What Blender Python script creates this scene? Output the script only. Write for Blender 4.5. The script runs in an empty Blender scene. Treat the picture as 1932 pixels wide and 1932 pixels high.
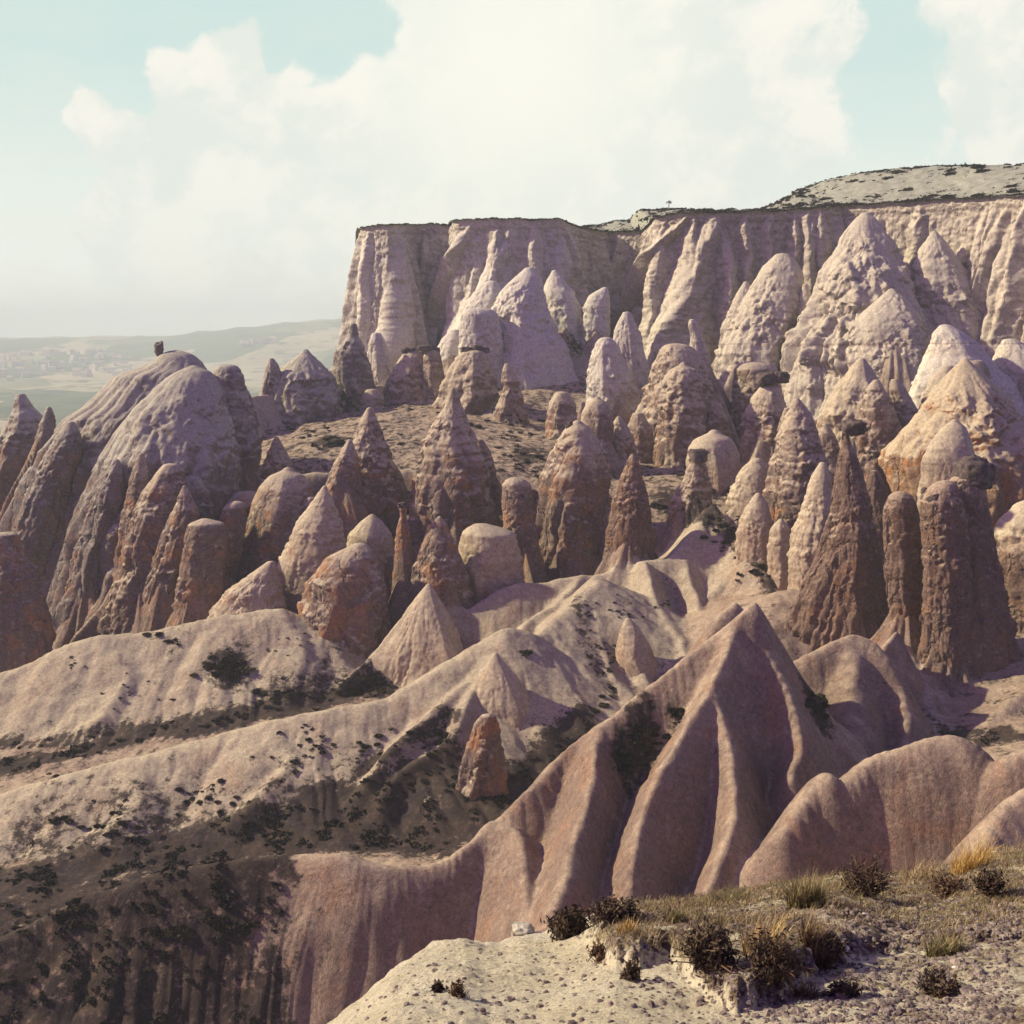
import bpy, math, random
import numpy as np
from math import radians, sin, cos, pi, tan

# ------------------------------------------------------------------ camera, light, sky
sc = bpy.context.scene
CZ = 100.0
PITCH = radians(9.16)
FU = 2071.0                      # focal length in the 1932-wide units used for measuring
cam_d = bpy.data.cameras.new('camera')
cam = bpy.data.objects.new('camera', cam_d); sc.collection.objects.link(cam); sc.camera = cam
cam_d.sensor_width = 36; cam_d.sensor_height = 36; cam_d.lens = 36 * FU / 1932
cam_d.clip_end = 40000; cam_d.clip_start = 0.1
cam.location = (0, 0, CZ); cam.rotation_euler = (pi / 2 - PITCH, 0, 0)

SUN_EL, SUN_AZ = radians(31), radians(-79)        # azimuth from +Y (view direction), negative = left
sd = bpy.data.lights.new('sun', 'SUN'); sun = bpy.data.objects.new('sun', sd); sc.collection.objects.link(sun)
sd.energy = 5.0; sd.angle = radians(1.2); sd.color = (1.0, 0.88, 0.56)
sun.rotation_euler = (pi / 2 - SUN_EL, 0, -SUN_AZ + pi)
sc.view_settings.view_transform = 'Standard'; sc.view_settings.look = 'None'
sc.cycles.volume_bounces = 3; sc.cycles.max_bounces = 6; sc.cycles.diffuse_bounces = 3
sc.view_settings.exposure = 0.33; sc.view_settings.gamma = 1.0

def P(u, v, D):
    x = (u - 966) / FU; yi = (966 - v) / FU
    dy = cos(PITCH) + yi * sin(PITCH); dz = -sin(PITCH) + yi * cos(PITCH)
    k = D / dy
    return np.array([x * k, D, CZ + dz * k])

def dirn(u, v):
    p = P(u, v, 1.0); p[2] -= CZ
    return p / np.linalg.norm(p)

class NT:
    """small helper for node trees"""
    def __init__(s, nt): s.nt = nt; s.l = nt.links
    def n(s, t, **k):
        nd = s.nt.nodes.new(t)
        for a, b in k.items():
            setattr(nd, a, b)
        return nd
    def val(s, sock, v):
        if hasattr(v, 'is_output') or isinstance(v, bpy.types.NodeSocket): s.l.new(v, sock)
        else: sock.default_value = v
    def math(s, op, a, b=0.0, c=0.0, clamp=False):
        nd = s.n('ShaderNodeMath', operation=op, use_clamp=clamp)
        for i, v in enumerate((a, b, c)): s.val(nd.inputs[i], v)
        return nd.outputs[0]
    def vmath(s, op, a, b=(0, 0, 0)):
        nd = s.n('ShaderNodeVectorMath', operation=op)
        s.val(nd.inputs[0], a); s.val(nd.inputs[1], b)
        return nd.outputs[0] if op not in ('DISTANCE', 'DOT_PRODUCT', 'LENGTH') else nd.outputs[1]
    def rng(s, v, a, b, c=0.0, d=1.0, smooth=True):
        nd = s.n('ShaderNodeMapRange'); nd.clamp = True
        if smooth: nd.interpolation_type = 'SMOOTHSTEP'
        for i, x in enumerate((v, a, b, c, d)): s.val(nd.inputs[i], x)
        return nd.outputs[0]
    def noise(s, vec, scale, detail=4, rough=0.55, dist=0.0, out=0):
        nd = s.n('ShaderNodeTexNoise')
        s.val(nd.inputs['Vector'], vec); nd.inputs['Scale'].default_value = scale
        nd.inputs['Detail'].default_value = detail; nd.inputs['Roughness'].default_value = rough
        nd.inputs['Distortion'].default_value = dist
        return nd.outputs[out]
    def vor(s, vec, scale, feature='F1', out=0, rnd=1.0):
        nd = s.n('ShaderNodeTexVoronoi', feature=feature)
        s.val(nd.inputs['Vector'], vec); nd.inputs['Scale'].default_value = scale
        nd.inputs['Randomness'].default_value = rnd
        return nd.outputs[out]
    def mix(s, f, a, b, mode='MIX'):
        nd = s.n('ShaderNodeMix', data_type='RGBA', blend_type=mode)
        s.val(nd.inputs[0], f)
        for i, v in ((6, a), (7, b)):
            if isinstance(v, tuple) and len(v) == 3: v = v + (1.0,)
            s.val(nd.inputs[i], v)
        return nd.outputs[2]
    def scale(s, vec, xyz):
        return s.vmath('MULTIPLY', vec, xyz)

def srgb(r, g, b):
    f = lambda c: (c / 255 / 12.92) if c / 255 <= 0.04045 else ((c / 255 + 0.055) / 1.055) ** 2.4
    return (f(r), f(g), f(b))

# ---- world: Nishita sky with a high veil and clouds
w = bpy.data.worlds.new('World'); sc.world = w; w.use_nodes = True
t = NT(w.node_tree); w.node_tree.nodes.clear()
STR = 0.1
DIM = 0.81
sky = t.n('ShaderNodeTexSky', sky_type='NISHITA'); sky.sun_disc = False
sky.sun_elevation = SUN_EL; sky.sun_rotation = SUN_AZ
sky.dust_density = 1.5; sky.air_density = 1.0
tc = t.n('ShaderNodeTexCoord').outputs['Generated']
V = t.vmath('NORMALIZE', tc)
sep = t.n('ShaderNodeSeparateXYZ'); t.l.new(V, sep.inputs[0]); Z = sep.outputs[2]
warp = t.noise(V, 3.0, 5, 0.6, out=1)
wv = t.vmath('ADD', V, t.vmath('MULTIPLY', t.vmath('SUBTRACT', warp, (0.5, 0.5, 0.5)), (0.10, 0.10, 0.10)))
n_big = t.noise(wv, 6.5, 9, 0.62)
n_fin = t.noise(wv, 17.0, 7, 0.6)
# clouds: (u, v, radius in radians, strength); negative = a gap of open sky
BL = [(1000, 120, .20, .45), (1280, 250, .18, .25), (800, 330, .20, .35), (400, 130, .050, .7), (500, 85, .045, .7), (470, 230, .07, .5), (165, 180, .035, .8), (190, 250, .03, .6),
      (250, 215, .035, .8), (300, 300, .05, .5), (640, 205, .06, .7), (400, 370, .12, .45), (230, 420, .04, .4), (340, 100, .02, .5), (1880, 90, .09, .6), (1560, 175, .045, .5), (1545, 30, .06, .4),
      (1180, 60, .15, .4), (900, 250, .15, .4), (1930, 210, .06, .5), (230, 400, .06, .35), (175, 85, .02, .4), (1190, 375, .06, .3), (1290, 370, .025, .5),
      (60, 120, .14, -.5), (620, 60, .06, -.6), (1650, 110, .09, -.5), (1740, 230, .09, -.4), (60, 330, .12, -.35), (560, 150, .05, -.6), (330, 50, .06, -.6), (320, 180, .03, -.4), (90, 250, .05, -.5), (1500, 320, .2, .25)]
acc = None
for (u, v, r, s_) in BL:
    d = tuple(float(x) for x in dirn(u, v))
    dist = t.vmath('DISTANCE', wv, d)
    g = t.rng(dist, r * 1.15, r * 0.45, 0.0, s_)
    acc = g if acc is None else t.math('ADD', acc, g)
dens = t.math('ADD', t.math('MULTIPLY', t.math('SUBTRACT', n_big, 0.5), 2.6), acc)
dens = t.math('ADD', dens, t.math('MULTIPLY', t.math('SUBTRACT', n_fin, 0.5), 1.5))
cl = t.rng(dens, 0.10, 0.46)
cl_thick = t.rng(dens, 0.3, 1.3)
k = 1 / STR
def K(c): return tuple(x * k * DIM for x in c)
blue = K(srgb(205, 229, 225)); cream = K((1.0, 1.02, 0.92)); white = K((0.98, 0.955, 0.86)); hot = K((1.0, 0.985, 0.88))
low = t.rng(Z, 0.0, 0.26)
veil = t.mix(low, cream, blue)
soft = t.noise(t.scale(V, (1, 1, 2.5)), 7.0, 6, 0.6)
veil = t.mix(t.math('MULTIPLY', t.rng(soft, 0.42, 0.68), t.math('SUBTRACT', 0.75, t.math('MULTIPLY', low, 0.6))), veil, K(srgb(243, 243, 228)))
grey = K(srgb(233, 239, 230))
ccol = t.mix(t.rng(n_fin, 0.40, 0.62), grey, white)
ccol = t.mix(t.rng(t.vmath('DISTANCE', wv, tuple(float(x) for x in dirn(960, 130))), 0.22, 0.0), ccol, hot)
front = t.mix(t.math('MULTIPLY', cl, t.rng(Z, 0.02, 0.2, 0.55, 1.0)), veil, ccol)
# the veil thins out towards the zenith, where the unseen sky is tinted violet to colour the shade
tint = t.mix(1.0, sky.outputs[0], (0.78, 0.32, 0.84), 'MULTIPLY')
back = t.rng(sep.outputs[1], 0.45, -0.10)      # unseen sky behind the camera is kept dark to deepen the shade
zf = t.math('MAXIMUM', t.rng(Z, 0.36, 0.60), back)
fin = t.mix(zf, front, tint)
bg = t.n('ShaderNodeBackground'); bg.inputs[1].default_value = STR
t.l.new(fin, bg.inputs[0])
wo = t.n('ShaderNodeOutputWorld'); t.l.new(bg.outputs[0], wo.inputs[0])

# ------------------------------------------------------------------ helpers
rs = np.random.RandomState
_perm = rs(7).permutation(256); _perm = np.concatenate([_perm, _perm])
_g3 = rs(11).normal(size=(256, 3)); _g3 /= np.linalg.norm(_g3, axis=1)[:, None]
def perlin(x, y, z):
    x = np.asarray(x, float); y = np.asarray(y, float); z = np.asarray(z, float)
    x, y, z = np.broadcast_arrays(x, y, z)
    xi = np.floor(x).astype(np.int64); yi = np.floor(y).astype(np.int64); zi = np.floor(z).astype(np.int64)
    xf = x - xi; yf = y - yi; zf = z - zi
    xi &= 255; yi &= 255; zi &= 255
    f = lambda t: t * t * t * (t * (t * 6 - 15) + 10)
    U, Vv, W = f(xf), f(yf), f(zf)
    def g(a, b, c):
        h = _perm[_perm[_perm[(xi + a) & 255] + ((yi + b) & 255)] + ((zi + c) & 255)]
        gr = _g3[h]
        return gr[..., 0] * (xf - a) + gr[..., 1] * (yf - b) + gr[..., 2] * (zf - c)
    l = lambda a, b, t: a + (b - a) * t
    x00 = l(g(0, 0, 0), g(1, 0, 0), U); x10 = l(g(0, 1, 0), g(1, 1, 0), U)
    x01 = l(g(0, 0, 1), g(1, 0, 1), U); x11 = l(g(0, 1, 1), g(1, 1, 1), U)
    return l(l(x00, x10, Vv), l(x01, x11, Vv), W) * 1.5
def fbm(x, y, z, o=4, r=0.5):
    s = 0; a = 1; n = 0
    for i in range(o):
        s = s + a * perlin(x, y, z); n += a; a *= r
        x = x * 2.03 + 11.3; y = y * 2.03 + 5.7; z = z * 2.03 + 3.1
    return s / n
def billow(x, y, z, o=3, r=0.5):
    s = 0; a = 1; n = 0
    for i in range(o):
        s = s + a * np.abs(perlin(x, y, z)); n += a; a *= r
        x = x * 2.03 + 11.3; y = y * 2.03 + 5.7; z = z * 2.03 + 3.1
    return s / n
def sstep(x, a, b):
    t = np.clip((x - a) / (b - a), 0, 1); return t * t * (3 - 2 * t)

def link(o, parent=None):
    sc.collection.objects.link(o)
    if parent is not None: o.parent = parent
    return o
def mesh_obj(name, verts, faces, mat, parent=None, smooth=True, attrs=None, mats=None, fmat=None):
    verts = np.asarray(verts, np.float32).reshape(-1, 3); faces = np.asarray(faces, np.int32)
    me = bpy.data.meshes.new(name)
    me.vertices.add(len(verts)); me.vertices.foreach_set('co', verts.ravel())
    n, kk = faces.shape
    me.loops.add(n * kk); me.loops.foreach_set('vertex_index', faces.ravel())
    me.polygons.add(n); me.polygons.foreach_set('loop_start', np.arange(0, n * kk, kk, dtype=np.int32))
    me.polygons.foreach_set('loop_total', np.full(n, kk, np.int32))
    me.update(calc_edges=True)
    me.polygons.foreach_set('use_smooth', np.full(n, smooth))
    for m in (mats or [mat]): me.materials.append(m)
    if fmat is not None: me.polygons.foreach_set('material_index', np.asarray(fmat, np.int32))
    if attrs:
        for a, d in attrs.items():
            at = me.attributes.new(a, 'FLOAT', 'POINT'); at.data.foreach_set('value', np.asarray(d, np.float32).ravel())
    me.validate()
    return link(bpy.data.objects.new(name, me), parent)
def tag(o, label=None, cat=None, group=None, kind=None):
    if label: o['label'] = label
    if cat: o['category'] = cat
    if group: o['group'] = group
    if kind: o['kind'] = kind
    return o
def grid_faces(nr, nc, wrap=False):
    r = np.arange(nr - 1)[:, None]; c = np.arange(nc if wrap else nc - 1)[None, :]
    c2 = (c + 1) % nc
    return np.stack([r * nc + c, (r + 1) * nc + c, (r + 1) * nc + c2, r * nc + c2], -1).reshape(-1, 4)

# ------------------------------------------------------------------ materials
def tuff(name, pale=(0.50, 0.42, 0.34), brown=(0.36, 0.24, 0.19), rust=(0.44, 0.22, 0.11), rustamt=0.35, rough=1.0,
         upcut=(0.25, 0.75), bump=1.0, fine=1.0, scrub=False, strata=False, lowz=80.0):
    m = bpy.data.materials.new(name); m.use_nodes = True
    t = NT(m.node_tree); bs = m.node_tree.nodes['Principled BSDF']
    geo = t.n('ShaderNodeNewGeometry'); pos = geo.outputs['Position']; nor = geo.outputs['Normal']
    sp = t.n('ShaderNodeSeparateXYZ'); t.l.new(nor, sp.inputs[0]); up = sp.outputs[2]
    spp = t.n('ShaderNodeSeparateXYZ'); t.l.new(pos, spp.inputs[0]); pz = spp.outputs[2]
    big = t.noise(pos, 0.10, 5, 0.6)
    med = t.noise(t.scale(pos, (1, 1, .7)), 0.55, 8, 0.68, 0.4)
    fin = t.noise(pos, 3.2, 8, 0.7)
    gra = t.noise(pos, 14.0, 5, 0.75)
    # steep faces are coarse, pitted and browner; ledges and tops are dusted pale
    a = t.math('ADD', t.math('SUBTRACT', 1.0, up), t.math('MULTIPLY', t.math('SUBTRACT', med, 0.5), 1.3))
    a = t.math('ADD', a, t.math('MULTIPLY', t.math('SUBTRACT', big, 0.5), 0.9))
    a = t.math('ADD', a, t.rng(pz, lowz + 10, lowz - 10, -0.12, 0.30))
    msk = t.math('MULTIPLY', t.rng(a, upcut[0], upcut[1]), rough, clamp=True)
    col = t.mix(msk, pale, brown)
    rm = t.math('MULTIPLY', t.rng(t.noise(pos, 0.28, 7, 0.65, 0.8), 0.47, 0.66), t.math('MULTIPLY', msk, t.math('MULTIPLY', rustamt, t.rng(pz, lowz + 14, lowz - 4, 0.35, 1.2))))
    col = t.mix(rm, col, rust)
    # pale chips in the rough rock and mottling
    chips = t.math('MULTIPLY', t.rng(t.noise(pos, 0.9, 8, 0.8), 0.55, 0.66), t.math('MULTIPLY', msk, 0.55))
    col = t.mix(chips, col, tuple(min(1, x * 1.25) for x in pale))
    pits = t.rng(t.noise(pos, 1.15, 5, 0.7, 0.6), 0.40, 0.30)
    pits = t.math('MULTIPLY', pits, t.math('MULTIPLY', msk, 0.75))
    col = t.mix(pits, col, tuple(x * 0.35 for x in brown))
    speck = t.rng(gra, 0.34, 0.66, 0.66, 1.30, False)
    sp2 = t.math('MULTIPLY', t.rng(fin, 0.32, 0.68, 0.68, 1.26, False), t.rng(t.noise(pos, 1.1, 9, 0.8), 0.30, 0.70, 0.80, 1.18, False))
    if strata:
        zz = t.math('ADD', pz, t.math('MULTIPLY', t.math('SUBTRACT', t.noise(pos, 0.05, 3), 0.5), 2.6))
        zz = t.math('ADD', zz, t.math('MULTIPLY', t.math('SUBTRACT', fin, 0.5), 0.5))
        zz = t.math('SUBTRACT', zz, t.math('MULTIPLY', spp.outputs[0], 0.008))
        def band(c, h): return t.math('MULTIPLY', t.rng(zz, c - h, c - h * .6), t.rng(zz, c + h * .6, c + h, 1.0, 0.0))
        col = t.mix(t.math('MULTIPLY', band(96.9, 0.9), 0.8), col, (0.60, 0.54, 0.44))
        col = t.mix(t.math('MULTIPLY', band(98.0, 0.16), 0.45), col, (0.30, 0.18, 0.13))
    if strata:
        wp = t.math('ADD', spp.outputs[0], t.math('MULTIPLY', t.math('SUBTRACT', big, 0.5), 40.0))
        col = t.mix(t.rng(wp, 42.0, 12.0, 0.0, 0.55), col, t.mix(msk, (0.64, 0.61, 0.54), (0.47, 0.44, 0.40)))
    if scrub:
        at = t.n('ShaderNodeAttribute'); at.attribute_name = 'scrub'
        s_ = t.math('ADD', at.outputs['Fac'], t.math('MULTIPLY', t.math('SUBTRACT', t.noise(pos, 0.9, 9, 0.78), 0.5), 2.4))
        s_ = t.rng(s_, 0.34, 0.66)
        sc_ = t.mix(t.rng(t.noise(pos, 0.35, 5), 0.4, 0.65), (0.022, 0.015, 0.021), (0.046, 0.034, 0.028))
        sc_ = t.mix(t.rng(t.noise(pos, 1.3, 9, 0.8), 0.48, 0.70), sc_, (0.115, 0.08, 0.065))
        col = t.mix(t.math('MULTIPLY', s_, 0.95), col, sc_)
    col = t.mix(1.0, col, t.math('MULTIPLY', speck, sp2), 'MULTIPLY')
    t.l.new(col, bs.inputs['Base Color'])
    bs.inputs['Roughness'].default_value = 0.95
    bs.inputs['Specular IOR Level'].default_value = 0.15
    h = t.math('MULTIPLY', med, 1.2)
    h = t.math('ADD', h, t.math('MULTIPLY', fin, 0.42))
    h = t.math('ADD', h, t.math('MULTIPLY', gra, 0.09 * fine))
    if not scrub:       # joints and spalled plates
        cw = t.vmath('ADD', pos, t.vmath('MULTIPLY', t.noise(pos, 0.35, 5, 0.6, out=1), (3.5, 3.5, 3.5)))
        e1 = t.vor(t.scale(cw, (1, 1, .38)), 0.30, 'DISTANCE_TO_EDGE')
        pl1 = t.vor(t.scale(cw, (1, 1, .55)), 0.55, 'SMOOTH_F1')
        crk = t.rng(e1, 0.0, 0.07)
        h = t.math('ADD', h, t.math('ADD', t.math('MULTIPLY', crk, 0.9), t.math('MULTIPLY', pl1, 0.55)))
    b = t.n('ShaderNodeBump'); b.inputs['Distance'].default_value = 1.0
    t.l.new(t.math('ADD', 0.12 * bump, t.math('MULTIPLY', msk, 0.55 * bump)), b.inputs['Strength'])
    t.l.new(h, b.inputs['Height']); t.l.new(b.outputs[0], bs.inputs['Normal'])
    return m

def plain_mat(name, c1, c2, scale=2.0, bump=0.3, rough=0.9):
    m = bpy.data.materials.new(name); m.use_nodes = True
    t = NT(m.node_tree); bs = m.node_tree.nodes['Principled BSDF']
    pos = t.n('ShaderNodeNewGeometry').outputs['Position']
    n = t.noise(pos, scale, 7, 0.68)
    t.l.new(t.mix(t.rng(n, 0.35, 0.65), c1, c2), bs.inputs['Base Color'])
    bs.inputs['Roughness'].default_value = rough; bs.inputs['Specular IOR Level'].default_value = 0.2
    b = t.n('ShaderNodeBump'); b.inputs['Distance'].default_value = 0.3; b.inputs['Strength'].default_value = bump
    t.l.new(n, b.inputs['Height']); t.l.new(b.outputs[0], bs.inputs['Normal'])
    return m

M = {}
M['terrain'] = tuff('pale_tuff_ground', pale=(0.48, 0.42, 0.31), brown=(0.31, 0.245, 0.205), rustamt=0.25, rough=0.85, upcut=(0.15, 0.95), bump=0.8, scrub=True)
M['near'] = tuff('pinkish_dimmed_near_tuff', pale=(0.42, 0.335, 0.25), brown=(0.235, 0.168, 0.142), rustamt=0.3, rough=0.9, upcut=(0.10, 0.85), bump=0.9, fine=1.4, scrub=True)  # pinker than the ground behind, and darkened to dim the lower view
M['mass'] = tuff('gullied_tuff', pale=(0.47, 0.40, 0.31), brown=(0.27, 0.20, 0.165), rustamt=0.4, upcut=(0.20, 0.75), scrub=True)
M['rock'] = tuff('pitted_tuff', pale=(0.49, 0.42, 0.32), brown=(0.235, 0.172, 0.15), rustamt=0.7, upcut=(0.30, 0.95))
M['left'] = tuff('grey_pitted_tuff', pale=(0.44, 0.415, 0.35), brown=(0.235, 0.195, 0.18), rustamt=0.35, upcut=(0.25, 0.85))
M['cliffrock'] = tuff('cliff_tuff', pale=(0.54, 0.49, 0.40), brown=(0.35, 0.295, 0.265), rustamt=0.3, upcut=(0.35, 1.15), strata=True, bump=0.9)
M['whitecliff'] = tuff('white_cliff_tuff', pale=(0.62, 0.58, 0.49), brown=(0.45, 0.40, 0.35), rustamt=0.1, upcut=(0.45, 1.35), strata=True, bump=0.8)
M['smooth'] = tuff('smooth_tuff', pale=(0.51, 0.44, 0.33), brown=(0.33, 0.25, 0.195), rustamt=0.3, rough=0.8, upcut=(0.4, 1.2), bump=0.4)
M['red'] = tuff('red_brown_tuff', pale=(0.40, 0.31, 0.235), brown=(0.20, 0.135, 0.11), rust=(0.28, 0.15, 0.085), rustamt=0.5, upcut=(0.2, 0.8), bump=1.0)
M['orange'] = tuff('orange_tuff', pale=(0.50, 0.42, 0.30), brown=(0.34, 0.22, 0.14), rust=(0.44, 0.20, 0.08), rustamt=1.0, upcut=(0.45, 0.95), lowz=90.0)
M['capstone'] = plain_mat('basalt_capstone', (0.06, 0.046, 0.05), (0.17, 0.13, 0.125), 1.6, 0.8)
M['bush'] = plain_mat('shrub_leaves', (0.018, 0.014, 0.016), (0.042, 0.034, 0.024), 3.0, 0.0)
M['house'] = plain_mat('house_plaster', (0.75, 0.68, 0.56), (0.85, 0.80, 0.70), 0.05, 0.0)
M['roof'] = plain_mat('house_roof', (0.50, 0.40, 0.32), (0.62, 0.52, 0.42), 0.05, 0.0)
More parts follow.
